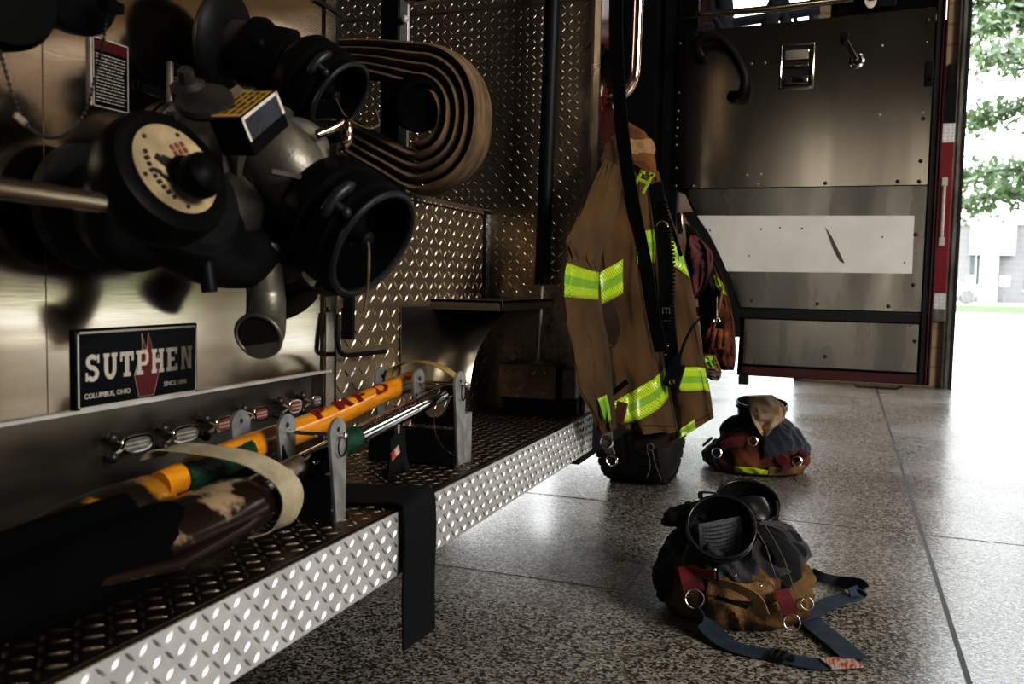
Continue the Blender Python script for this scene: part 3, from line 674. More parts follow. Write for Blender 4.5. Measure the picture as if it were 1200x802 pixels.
for p in ((-0.375, 4.35, 1.258), (-0.291, 4.35, 1.265), (-0.193, 4.35, 1.261), (-0.425, 4.35, 1.134), (0.15, 4.35, 1.223), (0.246, 4.35, 1.11)):
    g.box((p[0], Y0 - .003, p[2]), (.006, .001, .008))
g.build('scuff_mark', M['scuff'], dr, smooth=0)
n_ = (0, -1, 0)
rv = [(-0.782, 4.35, 2.137), (-0.778, 4.35, 1.906), (-0.779, 4.35, 1.821), (-0.782, 4.35, 1.781), (-0.781, 4.35, 1.741), (-0.784, 4.35, 1.701), (-0.782, 4.35, 1.66), (-0.779, 4.35, 1.551), (-0.78, 4.35, 1.466),
      (-0.694, 4.35, 1.464), (-0.446, 4.35, 2.021), (-0.385, 4.35, 2.021), (-0.447, 4.35, 1.511), (-0.385, 4.35, 1.514), (-0.398, 4.35, 1.467)]
for p in rv:
    g = G(); rivets(g, [(p[0], Y0, p[2])], n_, .0055); g.build('rivet', M['rivet'], dr)
bt = [(0.29, 4.35, 2.16), (0.293, 4.35, 1.739), (0.291, 4.35, 1.555), (0.289, 4.35, 1.466), (0.202, 4.35, 1.468), (-0.101, 4.35, 1.466), (0.286, 4.35, 1.235), (0.286, 4.35, 1.013),
      (-0.405, 4.35, 0.926), (-0.112, 4.35, 0.918), (0.189, 4.35, 0.915), (-0.435, 4.35, 0.776), (-0.069, 4.35, 0.677), (0.304, 4.35, 0.763)]
for p in bt:
    g = G(); rivets(g, [(p[0], Y0, p[2])], n_, .009); g.lathe((p[0], Y0 - .0055, p[2]), n_, [(.0035, 0), (.0035, .003)], 6); g.build('door_bolt', M['cast_dark'], dr)
for p in ((0.112, 4.35, 2.063), (0.291, 4.35, 2.065), (0.112, 4.35, 1.762), (0.288, 4.35, 1.765), (-0.607, 4.35, 1.254)):
    g = G(); rivets(g, [(p[0], Y0 - .002, p[2])], n_, .0055); g.build('rivet', M['rivet'], dr)
# paddle latch
def RP(px0, z0): return 0
x0, x1, z0, z1 = -.322, -.170, 1.892, 2.098
g = G()
fr = .012
for a in ((x0, x1, z1 - fr, z1), (x0, x1, z0, z0 + fr), (x0, x0 + fr, z0, z1), (x1 - fr, x1, z0, z1)): g.bb(a[0], a[1], Y0 - .014, Y0, a[2], a[3])
g.build('latch_bezel', M['chrome'], dr, bevel=.004)
g = G(); g.bb(x0 + fr, x1 - fr, Y0 - .003, Y0, z0 + fr, z1 - fr); g.build('latch_well', M['black_trim'], dr, smooth=0)
g = G(); g.box(((x0 + x1) / 2, Y0 - .012, z1 - .052), (.105, .010, .046), Matrix.Rotation(.25, 3, 'X')); g.box(((x0 + x1) / 2, Y0 - .014, z1 - .094), (.105, .008, .026), Matrix.Rotation(-.35, 3, 'X'))
g.box(((x0 + x1) / 2, Y0 - .012, z0 + .040), (.105, .008, .036)); g.build('latch_paddle', M['brushed'], dr, bevel=.003)
g = G(); g.lathe(((x0 + x1) / 2 - .008, Y0 - .016, z0 + .042), n_, [(.011, 0), (.012, .012), (.008, .02)], 16); g.cyl(((x0 + x1) / 2, Y0 - .03, z0 + .042), ((x0 + x1) / 2 + .032, Y0 - .032, z0 + .036), .006); g.build('latch_knob', M['black_satin'], dr)
# window crank
p = V((0.009, 4.35, 2.003)); p.y = Y0
g = G(); g.lathe(p, n_, [(.032, 0), (.033, .010), (.024, .016), (.020, .035)], 20)
q = V((-0.045, 4.35, 2.104)); q.y = Y0 - .035
g.tube([p + V((0, -.03, 0)), (p + V((0, -.032, 0))).lerp(q, .5), q], [.021, .018, .015], 12, sq=.6); g.tube(spline([p + V((.014, -.01, .012)), p + V((.022, -.022, .020)), p + V((.012, -.03, .026))], 3), .0035, 6)
g.tube(spline([p + V((-.012, -.02, -.018)), p + V((-.022, -.03, -.026)), p + V((-.026, -.034, -.020))], 3), .004, 6); g.build('window_crank', M['chrome'], dr)
g = G(); g.lathe(q + V((0, .002, 0)), n_, [(.008, 0), (.019, .006), (.021, .022), (.015, .032)], 20); g.build('crank_knob', M['black_satin'], dr)
# black grab handle on the door
hp = [(-0.679, 4.3, 2.059), (-0.689, 4.25, 2.102), (-0.649, 4.24, 2.128), (-0.572, 4.24, 2.11), (-0.508, 4.24, 2.034), (-0.467, 4.24, 1.947), (-0.473, 4.25, 1.874), (-0.524, 4.3, 1.871)]
g = G(); g.tube(spline(hp, 5), .020, 14); g.lathe((hp[0][0], Y0, hp[0][2]), n_, [(.028, 0), (.028, .02), (.018, .03)], 18); g.lathe((hp[-1][0], Y0, hp[-1][2]), n_, [(.028, 0), (.028, .02), (.018, .03)], 18)
g.build('door_grab_handle', M['black_satin'], dr)
p = (0.311, 4.35, 1.929); g = G(); g.bb(p[0] - .022, p[0] + .012, Y0 - .012, Y0 + .01, p[2] - .052, p[2] + .052); g.lathe((p[0] + .004, Y0 - .012, p[2] - .02), n_, [(.010, 0), (.010, .01)], 12); g.build('striker_catch', M['black_satin'], dr, bevel=.003)
p = (-0.431, 4.35, 0.553); g = G(); g.bb(p[0] - .022, p[0] + .022, DY, DY + .05, p[2] - .028, p[2] + .03); g.build('door_stop', M['cast_dark'], dr, bevel=.003)
g = G(); g.tube([(0.058, 4.34, 0.559), (0.073, 4.34, 0.548), (0.237, 4.34, 0.546), (0.264, 4.34, 0.56)], .005, 8); g.build('door_wire_loop', M['cast_dark'], dr)
# window above
g = G(); g.bb(-.79, -.70, DY, DY + .05, 2.16, 2.8); g.bb(.04 - .12, .352, DY - .002, DY + .05, 2.2, 2.8); g.bb(-.79, .352, DY, DY + .05, 2.72, 2.8); g.build('window_frame', M['black_panel'], dr, smooth=0)
g = G(); g.tube([(-0.71, 4.33, 2.261), (-0.381, 4.33, 2.265), (-0.017, 4.33, 2.278)], .011, 10, sq=.6, up=(0, 0, 1)); g.tube([(-0.77, 4.33, 2.246), (-0.381, 4.33, 2.249), (-0.016, 4.33, 2.264)], .006, 8); g.build('window_rail', M['brushed'], dr)
g = G(); g.bb(-.70, -.08, DY + .02, DY + .026, 2.17, 2.72); g.build('window_pane', M['glass'], dr, smooth=0)
g = G(); g.bb(-.30 + .19, -.10 + .02, DY + .03, DY + .034, 2.17, 2.5); g.build('frosted_edge', M['glove_grey'], dr, smooth=0)
g = G(); g.bb(.03, .16, DY - .03, DY, 2.225, 2.32); g.build('door_speaker', M['black_satin'], dr, bevel=.004)
g = G(); g.lathe((.055, DY - .032, 2.27), (0, -1, 0), [(.05, 0), (.048, .003)], 28, sx=.55); g.build('speaker_label', M['off_white'], dr)
g = G()
for k in range(5): g.box((.057, DY - .0365, 2.255 + k * .011), (.026, .001, .004))
g.build('label_print', M['ink'], dr, smooth=0)
# mirror arms seen through the door window
g = G()
for pts, r in (([(-0.889, 5.6, 2.815), (-0.824, 5.6, 2.689), (-0.847, 5.6, 2.489)], .03), ([(-0.767, 5.6, 2.804), (-0.741, 5.6, 2.652), (-0.735, 5.6, 2.47)], .05), ([(-0.397, 5.6, 2.769), (-0.455, 5.6, 2.637), (-0.497, 5.6, 2.463)], .05), ([(-0.429, 5.6, 2.733), (-0.396, 5.6, 2.613), (-0.385, 5.6, 2.455)], .035),
               ([(-0.372, 5.6, 2.611), (-0.342, 5.6, 2.589), (-0.323, 5.6, 2.47)], .012), ([(-0.885, 5.5, 2.536), (-0.796, 5.5, 2.568), (-0.733, 5.5, 2.474)], .018)):
    g.tube(spline(pts, 5), r, 12)
g.tube([(-.86, 5.6, 2.55), (-.2, 5.6, 2.6)], .03, 12)
g.build('mirror_bracket', M['navy'], E)

M['letter_ink'] = mat('letter_ink', (.46, .42, .37), .5, 0., (.40, .365, .32), 12)
# ------------------------------------------------------------------ badge
PX = XW + .001
def bp(u, v, d=0.): return (PX + d, 1.139 + .291 * u, .768 + .131 * v)
g = G(); g.poly([bp(-.012, -.03, 0), bp(1.012, -.03, 0), bp(1.012, 1.03, 0), bp(-.012, 1.03, 0)], (.006, 0, 0)); bd = g.build('name_plate', M['black_panel'], E, bevel=.0015)
g = G()
for a in ((.0, 1, .0, .03), (.0, 1, .97, 1.), (.0, .013, 0, 1), (.987, 1, 0, 1)): g.poly([bp(a[0], a[2], .0058), bp(a[1], a[2], .0058), bp(a[1], a[3], .0058), bp(a[0], a[3], .0058)], (.0012, 0, 0))
g.build('plate_border', M['silver_ink'], bd, smooth=0)
fl = [(.475, .055), (.605, .055), (.648, .36), (.640, .50), (.648, .62), (.628, .55), (.600, .68), (.56, .93), (.555, .80), (.548, .68), (.525, .80), (.502, .93), (.510, .72), (.490, .60), (.482, .66), (.468, .52), (.440, .36)]
g = G(); g.poly([bp(u, v, .0058) for u, v in fl], (.0006, 0, 0)); g.build('flame_emblem', M['plate_red'], bd, smooth=0)
g = G()
for i in range(len(fl)):
    a, b_ = fl[i], fl[(i + 1) % len(fl)]; g.tube([bp(*a, .0060), bp(*b_, .0060)], .0008, 4)
g.build('emblem_outline', M['silver_ink'], bd)
# slab-serif letters: strokes in a unit cell (w .8, h 1)
SEGN = [0]
def lift():
    SEGN[0] += 1; return (.0012 + .00011 * (SEGN[0] % 9), 0, 0)
def seg(g, P, x0, x1, y0, y1): g.poly([P(x0, y0), P(x1, y0), P(x1, y1), P(x0, y1)], lift())
LET = {
 'T': [(.0, .88, .82, 1), (.0, .14, .62, 1), (.74, .88, .62, 1), (.31, .57, 0, 1), (.20, .68, 0, .16)],
 'P': [(.10, .35, 0, 1), (.0, .48, 0, .16), (.0, .6, .84, 1), (.3, .6, .36, .52)],
 'H': [(.06, .30, 0, 1), (.58, .82, 0, 1), (0, .38, 0, .15), (.5, .88, 0, .15), (0, .38, .85, 1), (.5, .88, .85, 1), (.2, .7, .41, .59)],
 'E': [(.08, .33, 0, 1), (0, .82, 0, .18), (0, .82, .82, 1), (.2, .62, .42, .58), (.66, .82, 0, .3), (.66, .82, .7, 1)],
 'U': [(.06, .30, .3, 1), (.58, .82, .3, 1), (0, .38, .85, 1), (.5, .88, .85, 1)],
 'N': [(.06, .28, 0, 1), (.60, .82, 0, 1), (0, .36, 0, .15), (.52, .88, .85, 1)],
 'S': [(.0, .13, 0, .34), (.70, .83, .66, 1)]}
def arc_stroke(g, P, cx, cy, rx, ry, a0, a1, w, n=14):
    for k in range(n):
        t0 = a0 + (a1 - a0) * k / n; t1 = a0 + (a1 - a0) * (k + 1) / n
        q = [P(cx + (rx + s * w / 2) * math.cos(t), cy + (ry + s * w / 2 * .8) * math.sin(t)) for s, t in ((-1, t0), (1, t0), (1, t1), (-1, t1))]
        g.poly(q, lift())
g = G()
for i, ch in enumerate('SUTPHEN'):
    u0 = .055 + i * .1315; uw = .124; v0 = .36; vh = .34
    if ch in 'S': v0 = .355; vh = .34
    P = lambda x, y: bp(u0 + x * uw, v0 + y * vh, .0064)
    for s in LET[ch]: seg(g, P, *s)
    if ch == 'P': arc_stroke(g, P, .56, .69, .20, .25, -PI / 2, PI / 2, .22)
    if ch == 'U': arc_stroke(g, P, .44, .32, .245, .25, -PI, 0, .24)
    if ch == 'S':
        arc_stroke(g, P, .40, .72, .27, .21, PI * .15, PI * 1.5, .23); arc_stroke(g, P, .40, .28, .27, .22, -PI * .85, PI * .5, .23)
    if ch == 'N': g.poly([P(.08, 1), P(.34, 1), P(.80, 0), P(.54, 0)], lift())
g.text('COLUMBUS, OHIO', bp(.045, .13, .0066), (0, 1, 0), (0, 0, 1), .0125, .0004, off=.00025)
g.text('SINCE 1890', bp(.690, .15, .0066), (0, 1, 0), (0, 0, 1), .0125, .0004, off=.00025)
g.build('lettering', M['letter_ink'], bd, smooth=0)

# instruction placards on the pump panel
def placard(y0, y1, z0, z1, lines, nm='instruction_placard', head=True):
    g = G(); g.bb(XW, XW + .004, y0, y1, z0, z1); o = g.build(nm, M['black_panel'], E, smooth=0)
    g = G(); b_ = .0022
    for a in ((y0, y1, z0, z0 + b_), (y0, y1, z1 - b_, z1), (y0, y0 + b_, z0, z1), (y1 - b_, y1, z0, z1)): g.bb(XW + .004, XW + .0048, *a)
    g.bb(XW - .001, XW + .005, y0 - .006, y0 - .002, z0, z1)
    g.build('placard_border', M['silver_ink'], o, smooth=0)
    if head:
        g = G(); g.bb(XW + .004, XW + .0046, y0 + .004, y1 - .004, z1 - .02, z1 - .004); g.build('placard_header', M['red_dull'], o, smooth=0)
    g = G(); random.seed(int(y0 * 1000))
    for k in range(lines):
        z = z1 - .026 - k * (z1 - z0 - .032) / lines
        y = y0 + .006
        while y < y1 - .012:
            l = random.uniform(.004, .011); g.bb(XW + .004, XW + .0045, y, min(y + l, y1 - .006), z - .002, z); y += l + .0018
    g.build('placard_print', M['silver_ink'], o, smooth=0)
placard(1.183, 1.262, 1.277, 1.392, 15)
placard(1.372, 1.445, 1.315, 1.392, 8)
g = G(); g.bb(XW, XW + .005, 1.290, 1.350, 1.322, 1.338); o = g.build('small_data_plate', M['black_panel'], E, smooth=0)
g = G(); g.box((XW + .006, 1.288, 1.333), (.004, .008, .014)); g.build('plate_clip', M['brushed'], o)
g = G(); g.bb(XW + .0001, XW + .0005, 1.085, 1.0865, .768, 2.6); g.build('panel_seam', M['hose'], E, smooth=0)

# drain levers in a row on the lower panel
LX = XW - .012
for i, (y, z, wd) in enumerate(((1.245, .692, .075), (1.372, .690, .072), (1.490, .692, .060), (1.612, .697, .052), (1.742, .697, .050), (1.832, .699, .036))):
    g = G()
    for dz in (.016, -.016):
        g.sphere((LX + .018, y - .030, z + dz * 1.1), .0105, 14); g.cyl((LX, y - .030, z + dz), (LX + .022, y - .030, z + dz), .006, n=10)
    o = g.build('drain_lever', M['cast_dark'], E)
    g = G(); g.tube([(LX + .020, y - .028, z + .012), (LX + .026, y - .008, z + .002)], .0025, 6); g.tube([(LX + .020, y - .028, z - .012), (LX + .026, y - .008, z - .002)], .0035, 6); g.build('lever_stem', M['chrome'], o)
    pts = [(LX + .022, y + .020 + (wd / 2) * (abs(math.cos(a)) ** .6) * (1 if math.cos(a) > 0 else -1), z + .0165 * (abs(math.sin(a)) ** .7) * (1 if math.sin(a) > 0 else -1)) for a in [2 * PI * k / 28 for k in range(28)]]
    g = G(); g.poly(pts, (.005, 0, 0)); g.build('label_plate', M['chrome'], o, bevel=.001)
    pts = [(LX + .0272, y + .020 + (p[1] - y - .020) * .84, z + (p[2] - z) * .72) for p in pts]
    g = G(); g.poly(pts, (.0006, 0, 0)); g.build('label_face', M['ink_soft'] if i in (2, 3, 4) else M['glove_grey'], o, smooth=0)
    g = G(); random.seed(i)
    for r in range(2):
        yy = y + .020 - wd * .36
        while yy < y + .020 + wd * .32:
            l = random.uniform(.002, .004); g.bb(LX + .0278, LX + .0282, yy, yy + l, z - .006 + r * .007, z - .002 + r * .007); yy += l + .0014
    g.build('label_print', M['silver_ink'], o, smooth=0)
for p in ((XW + .006, 1.915, .918), (XW - .010, 1.905, .74), (XW - .010, 1.905, .60)):
    g = G(); rivets(g, [p], (1, 0, 0), .007); g.build('panel_bolt', M['cast_dark'], E)
# bent wire hook beside the panel edge
g = G(); g.tube(spline([(-1.17, 1.927, 0.907), (-1.165, 1.919, 0.84), (-1.16, 1.936, 0.806), (-1.16, 2.033, 0.801), (-1.16, 2.157, 0.799)], 5), .006, 10)
g.bb(XW, -1.165, 1.985, 2.0, .84, .95); g.build('wire_hook', M['black_satin'], E)

# ------------------------------------------------------------------ pump intake fittings
def cap_fit(fc, n, R, L, nm, lug=3, cord=True):
    """storz cap: face centre, outward normal, rim radius, length"""
    n = V(n).normalized(); fc = V(fc); p = fc - n * L
    g = G(); g.lathe(p, n, [(R * .60, 0), (R * .88, L * .04), (R * 1.0, L * .16), (R * 1.02, L * .42), (R * .93, L * .46), (R * .93, L * .54), (R * 1.02, L * .58), (R * 1.0, L * .80), (R * .90, L * .84),
        (R * .90, L * .90), (R * .96, L * .94), (R * .96, L * 1.), (R * .86, L * 1.01), (R * .85, L * .95), (R * .82, L * .60), (R * .2, L * .53)], 56)
    o = g.build(nm, M['black_metal'], E, smooth=35)
    u, w, _ = basis(n)
    for k in range(lug):
        g = G(); a = 2 * PI * k / lug + .5
        lp_ = [p + n * (L * .72) + (u * math.cos(a - .34 + q * .085) + w * math.sin(a - .34 + q * .085)) * R * (1.05 + .05 * math.sin(PI * q / 8)) for q in range(9)]
        g.tube(lp_, [R * .05] + [R * .10] * 7 + [R * .05], 10)
        c = p + n * (L * .90) + (u * math.cos(a + .1) + w * math.sin(a + .1)) * R * .99; g.tube([lp_[5], c], R * .07, 8); g.sphere(c, R * .10, 10)
        g.build('locking_lug', M['cap_face'], o)
    g = G(); g.lathe(q0_ := p + n * L * .55, n, [(R * .76, 0), (R * .76, L * .012)], 48); g.build('cap_disc', M['cap_face'], o)
    g = G(); g.torus(fc - n * .001, n, R * .91, R * .06, 56, 8); g.build('rim_ring', M['cap_face'], o)
    q = p + n * L * .56
    g = G(); g.lathe(q, n, [(R * .20, 0), (R * .20, L * .12), (R * .13, L * .26), (R * .15, L * .34), (R * .10, L * .37)], 20)
    g.box(q + n * L * .05, (R * .25, R * 1.3, R * .12), Matrix((u, w, n)).transposed()); g.build('centre_knob', M['black_satin'], o)
    return o, q + n * L * .33
# lower steamer cap and its elbow
n1 = (0.8666, -0.0706, -0.4940); c1 = (-0.8, 1.438, 1.058)
o1, k1 = cap_fit(c1, n1, .112, .155, 'lower_intake_cap')
g = G(); k1 = V(k1); g.tube(spline([k1, k1 + V((.01, -.01, -.02)), V((-0.8, 1.418, 0.984)), V((-0.8, 1.407, 0.939))], 5), .0032, 8); g.build('pull_cord', M['hose'], o1)
n1v = V(n1).normalized(); back1 = V(c1) - n1v * .155
g = G(); b0 = V((-0.97, 1.4, 1.205)); g.tube(spline([b0 + V((-.06, 0, .03)), b0, back1.lerp(b0, .45), back1 + n1v * .02], 6), [.074] * 6 + [.072] * 6 + [.074, .076, .08, .085, .09, .092, .094], 32)
g.lathe(b0 + V((-.03, 0, .015)), (1, 0, -.35), [(.07, -.012), (.092, -.010), (.094, 0), (.092, .010), (.07, .014)], 40); g.lathe(back1 - n1v * .055, n1v, [(.07, 0), (.088, .004), (.088, .016), (.07, .02)], 36)
g.box(V((-0.9, 1.314, 1.171)), (.012, .10, .008))
g.build('lower_intake_elbow', M['cast'], E, smooth=45)
# valve body casting
bc = V((-1, 1.411, 1.208))
g = G(); g.lathe(bc + V((-.19, 0, .0)), (1, 0, 0), [(.12, 0), (.12, .02), (.10, .03), (.098, .10), (.108, .14), (.108, .165), (.09, .175), (.085, .20)], 40)
for k in range(8):
    a = 2 * PI * k / 8; g.lathe(bc + V((-.17, .108 * math.cos(a), .108 * math.sin(a))), (1, 0, 0), [(.009, 0), (.009, .022)], 6)
g.tube(spline([bc + V((-.08, 0, -.02)), bc + V((-.06, -.06, -.09)), bc + V((-.04, -.13, -.13))], 5), [.09, .09, .088, .085, .085, .08, .08, .08, .078, .075, .07], 28)
g.build('intake_valve', M['cast_dark'], E, smooth=45)
g = G(); pp = V((-0.93, 1.4, 1.238)); g.lathe(pp, (0.7210, -0.5682, 0.3966), [(.052, -.03), (.056, 0), (.05, .004), (.04, .006)], 32); g.box(V((-0.95, 1.51, 1.284)), (.06, .03, .03)); g.build('bonnet_cover', M['cast'], E, bevel=.003)
# hand wheel with round label and crank knob
nw = (0.9068, -0.1396, 0.3979); cw = V((-0.9, 1.046, 1.15)); nwv = V(nw)
g = G(); g.lathe(cw - nwv * .085, nwv, [(.06, 0), (.092, .012), (.099, .03), (.099, .062), (.094, .076), (.085, .080), (.074, .0805)], 56); hw = g.build('valve_drum', M['black_metal'], E, smooth=35)
g = G(); g.lathe(cw - nwv * .004, nwv, [(.070, 0), (.070, .0015)], 48); g.build('round_label', M['cream'], hw)
uu = V((0.7613, 0.6473, 0.0389)); uu = (uu - nwv * uu.dot(nwv)).normalized(); vv = nwv.cross(uu)
dd = (uu * .62 - vv * .78).normalized(); ee = nwv.cross(dd)
g = G()
for (a, b_, l, t, ang) in ((-.005, -.036, .012, .006, .9), (.006, -.030, .016, .0055, .6), (-.018, -.018, .02, .010, .5), (.0, -.012, .026, .007, -.4), (-.015, -.004, .022, .006, .9)):
    d2 = (dd * math.cos(ang) + ee * math.sin(ang)); g.box(cw - nwv * .0015 + dd * a + ee * b_, (l, t, .002), Matrix((d2, nwv.cross(d2), nwv)).transposed())
for q in range(9): g.box(cw - nwv * .0015 + dd * (-.036 + q * .009) - ee * (.045 - .0006 * (q - 4) ** 2), (.006, .006 + .002 * (q % 2), .002), Matrix((dd, ee, nwv)).transposed())
for a in (.4, 1.5, 2.6, 3.7, 5.0): g.lathe(cw - nwv * .0025 + (uu * math.cos(a) + vv * math.sin(a)) * .060, nwv, [(.003, 0), (.003, .002)], 10)
g.build('label_print', M['ink'], hw, smooth=0)
g = G()
for q in range(3):
    for w_ in range(4 - q % 2): g.box(cw - nwv * .0015 + dd * (-.030 + w_ * .010) + ee * (.016 + q * .011), (.008, .0055, .002), Matrix((dd, ee, nwv)).transposed())
g.box(cw - nwv * .0015 + dd * .030 + ee * .036, (.008, .006, .002), Matrix((dd, ee, nwv)).transposed())
g.build('label_print_red', M['ink_soft'], hw, smooth=0)
kb = V((-0.865, 1.049, 1.137))
g = G(); g.lathe(cw - nwv * .002, (kb - cw), [(.020, 0), (.022, .01), (.018, (kb - cw).length)], 20); g.lathe(kb - nwv * .022, nwv, [(.016, 0), (.029, .008), (.033, .022), (.030, .040), (.018, .050), (.006, .053)], 28); g.build('crank_knob', M['black_metal'], hw)
g = G(); g.lathe(cw - nwv * .10 + V((.03, .06, .0)), nwv, [(.06, -.02), (.095, 0), (.10, .02), (.086, .034)], 40); g.build('gearbox_ring', M['black_satin'], hw, smooth=40)
# dark round blind cap hanging lower left, with a stub lever
nb = (0.8757, -0.4186, -0.2407); cb = V((-1, 1.087, 1.074)); nbv = V(nb)
g = G(); g.lathe(cb - nbv * .09, nbv, [(.05, 0), (.072, .012), (.080, .03), (.080, .075), (.072, .085), (.05, .09)], 48)
g.lathe(cb + V((-.16, .04, .03)), (1, 0, 0), [(.1, 0), (.1, .02), (.07, .03), (.07, .12)], 40)
g.tube(spline([V((-0.98, 1.186, 1.08)), V((-0.96, 1.178, 1.028)), V((-0.95, 1.177, 0.971))], 5), [.030, .028, .024, .020, .016, .013, .012, .012, .012, .013, .012], 14)
g.tube(spline([V((-1.1, 1.163, 1.165)), V((-1, 1.146, 1.067)), V((-1, 1.27, 1.031)), V((-1, 1.444, 1.036))], 5), .055, 20)
g.build('blind_cap', M['black_satin'], E, smooth=45)
# actuator box with yellow warning top
A_, B_, D_ = V((-0.86, 1.135, 1.233)), V((-0.89, 1.268, 1.303)), V((-0.93, 1.148, 1.238)); C_ = B_ + (D_ - A_)
dn = V((-0.86, 1.159, 1.201)) - A_
g = G(); g.add([A_, B_, C_, D_, A_ + dn * 1.6, B_ + dn * 1.6, C_ + dn * 1.6, D_ + dn * 1.6], [(0, 1, 2, 3), (7, 6, 5, 4), (0, 4, 5, 1), (1, 5, 6, 2), (2, 6, 7, 3), (3, 7, 4, 0)]); bx = g.build('actuator_box', M['black_panel'], E, bevel=.002)
nt_ = (B_ - A_).cross(D_ - A_).normalized()
if nt_.z < 0: nt_ = -nt_
def tp(a, b_, h=.0012): return A_ + (B_ - A_) * a + (D_ - A_) * b_ + nt_ * h
g = G(); g.add([tp(.04, .04), tp(.96, .04), tp(.96, .96), tp(.04, .96)], [(0, 1, 2, 3)]); g.build('warning_label', M['yellow_label'], bx, smooth=0)
g = G(); random.seed(4)
for r in range(4):
    a = .12
    while a < .85:
        l = random.uniform(.08, .22); b_ = .14 + r * .22; g.add([tp(a, b_, .002), tp(min(a + l, .9), b_, .002), tp(min(a + l, .9), b_ + .10, .002), tp(a, b_ + .10, .002)], [(0, 1, 2, 3)]); a += l + .05
g.build('warning_print', M['ink'], bx, smooth=0)
ns_ = (B_ - A_).cross(dn).normalized()
if ns_.dot(V((1, -1, 0))) < 0: ns_ = -ns_
def sp_(a, b_, h=.0012): return A_ + (B_ - A_) * a + dn * b_ + ns_ * h
g = G()
for q in (((0, 0), (1, 0), (1, .14), (0, .14)), ((.93, 0), (1, 0), (1, 1), (.93, 1)), ((0, 0), (.05, 0), (.05, 1), (0, 1))): g.add([sp_(a, b_, .0016) for a, b_ in q], [(0, 1, 2, 3)])
g.build('side_label_border', M['off_white'], bx, smooth=0)
g = G(); g.add([sp_(.05, .14), sp_(.93, .14), sp_(.93, 1), sp_(.05, 1)], [(0, 1, 2, 3)]); g.build('side_label', M['navy'], bx, smooth=0)
g = G(); q = V((-0.96, 1.179, 1.27)); g.lathe(q, (0.2992, -0.6140, 0.7304), [(.040, -.01), (.046, 0), (.044, .008), (.01, .009)], 32); g.lathe(V((-1, 1.191, 1.291)), (0.3085, -0.6175, 0.7235), [(.03, -.02), (.03, .01), (.015, .02), (.012, .04)], 8); g.build('bleeder_fitting', M['cast_dark'], E, smooth=40)
# upper intake with its own cap
n2 = (0.8414, 0.0338, -0.5394); c2 = V((-0.902, 1.49, 1.329)); n2v = V(n2)
o2, k2 = cap_fit(c2, n2, .082, .115, 'upper_intake_cap')
g = G(); k2 = V(k2); g.tube(spline([k2, V((-0.87, 1.455, 1.293)), V((-0.86, 1.516, 1.281)), V((-0.86, 1.562, 1.297)), V((-0.86, 1.548, 1.322))], 6), .0016, 6); g.build('pull_cord', M['hose'], o2)
g = G(); f2 = V((-1.13, 1.442, 1.444)); g.lathe(f2, (0.9724, 0.1572, -0.1727), [(.03, -.03), (.088, -.012), (.096, .0), (.088, .012), (.04, .022)], 40); g.build('pipe_flange', M['black_satin'], E, smooth=45)
b2 = c2 - n2v * .115
g = G(); g.tube(spline([f2, f2.lerp(b2, .3) + V((.01, 0, .01)), f2.lerp(b2, .6), b2 + n2v * .01], 5), [.045, .043, .041, .040, .040, .040, .041, .044, .050, .055, .055, .055, .055, .055, .057, .06], 28); g.build('upper_intake_pipe', M['cast_dark'], E, smooth=45)
g = G(); m2 = f2.lerp(b2, .62); dx_ = (b2 - f2).normalized(); g.lathe(m2 - dx_ * .05, dx_, [(.048, 0), (.066, .008), (.070, .025), (.062, .045), (.066, .06), (.07, .085), (.05, .1)], 40)
for k in range(3):
    u_, w_, _ = basis(dx_); a = 2 * PI * k / 3 + .9; g.sphere(m2 + (u_ * math.cos(a) + w_ * math.sin(a)) * .068, .014, 12)
g.build('upper_coupling', M['black_metal'], E, smooth=40)
# chrome bent handle between the two caps
g = G(); g.tube(spline([V((-0.9, 1.408, 1.253)), V((-0.88, 1.433, 1.269)), V((-0.87, 1.452, 1.284)), V((-0.86, 1.447, 1.27)), V((-0.86, 1.445, 1.245)), V((-0.86, 1.424, 1.233))], 5), .0085, 12); g.build('bent_handle', M['brushed'], E)
g = G(); g.tube(spline([V((-0.95, 1.43, 1.263)), V((-0.93, 1.455, 1.266)), V((-0.9, 1.484, 1.27))], 5), .022, 14); g.build('handle_socket', M['black_satin'], E)
# discharge elbow below
g = G(); q0, q1, q2 = V((-0.98, 1.36, 1.006)), V((-0.98, 1.368, 0.957)), V((-0.96, 1.318, 0.893)); nq = V((0.2217, -0.8990, -0.3777))
g.tube(spline([q0 + V((0, 0, .05)), q0, q1, q2 - nq * .03, q2], 5), [.034] * 10 + [.035, .035, .035, .036, .036, .037, .038, .038, .039, .041, .043], 28)
g.torus(q2, nq, .040, .0045, 36, 8); g.build('discharge_elbow', M['cast'], E, smooth=45)
g = G(); g.lathe(q2 - nq * .004, nq, [(.038, 0), (.039, .0062), (.036, .0068), (.033, -.0), (.032, .001)], 32); g.lathe(q2 + nq * .0015, nq, [(.034, 0), (.034, .001)], 32); g.build('elbow_bore', M['black_trim'], E)
g = G(); q = V((-1.04, 1.531, 0.962)); nn_ = V((0.6380, -0.0304, -0.7695)); g.lathe(q - nn_ * .05, nn_, [(.03, 0), (.04, .02), (.043, .06), (.047, .066), (.047, .078), (.03, .08)], 32); g.build('discharge_cap', M['black_satin'], E, smooth=40)
# grab rail end (chrome bar, upper left)
g = G(); g.tube([(-.80, -.6, 1.115), (-.80, .80, 1.079)], .0115, 16); g.sphere((-.80, .80, 1.079), .0115, 16)
for y in (.45, -.5): g.cyl((XW, y, 1.088), (-.80, y, 1.088), .009)
g.build('chrome_grab_rail', M['brushed'], E)
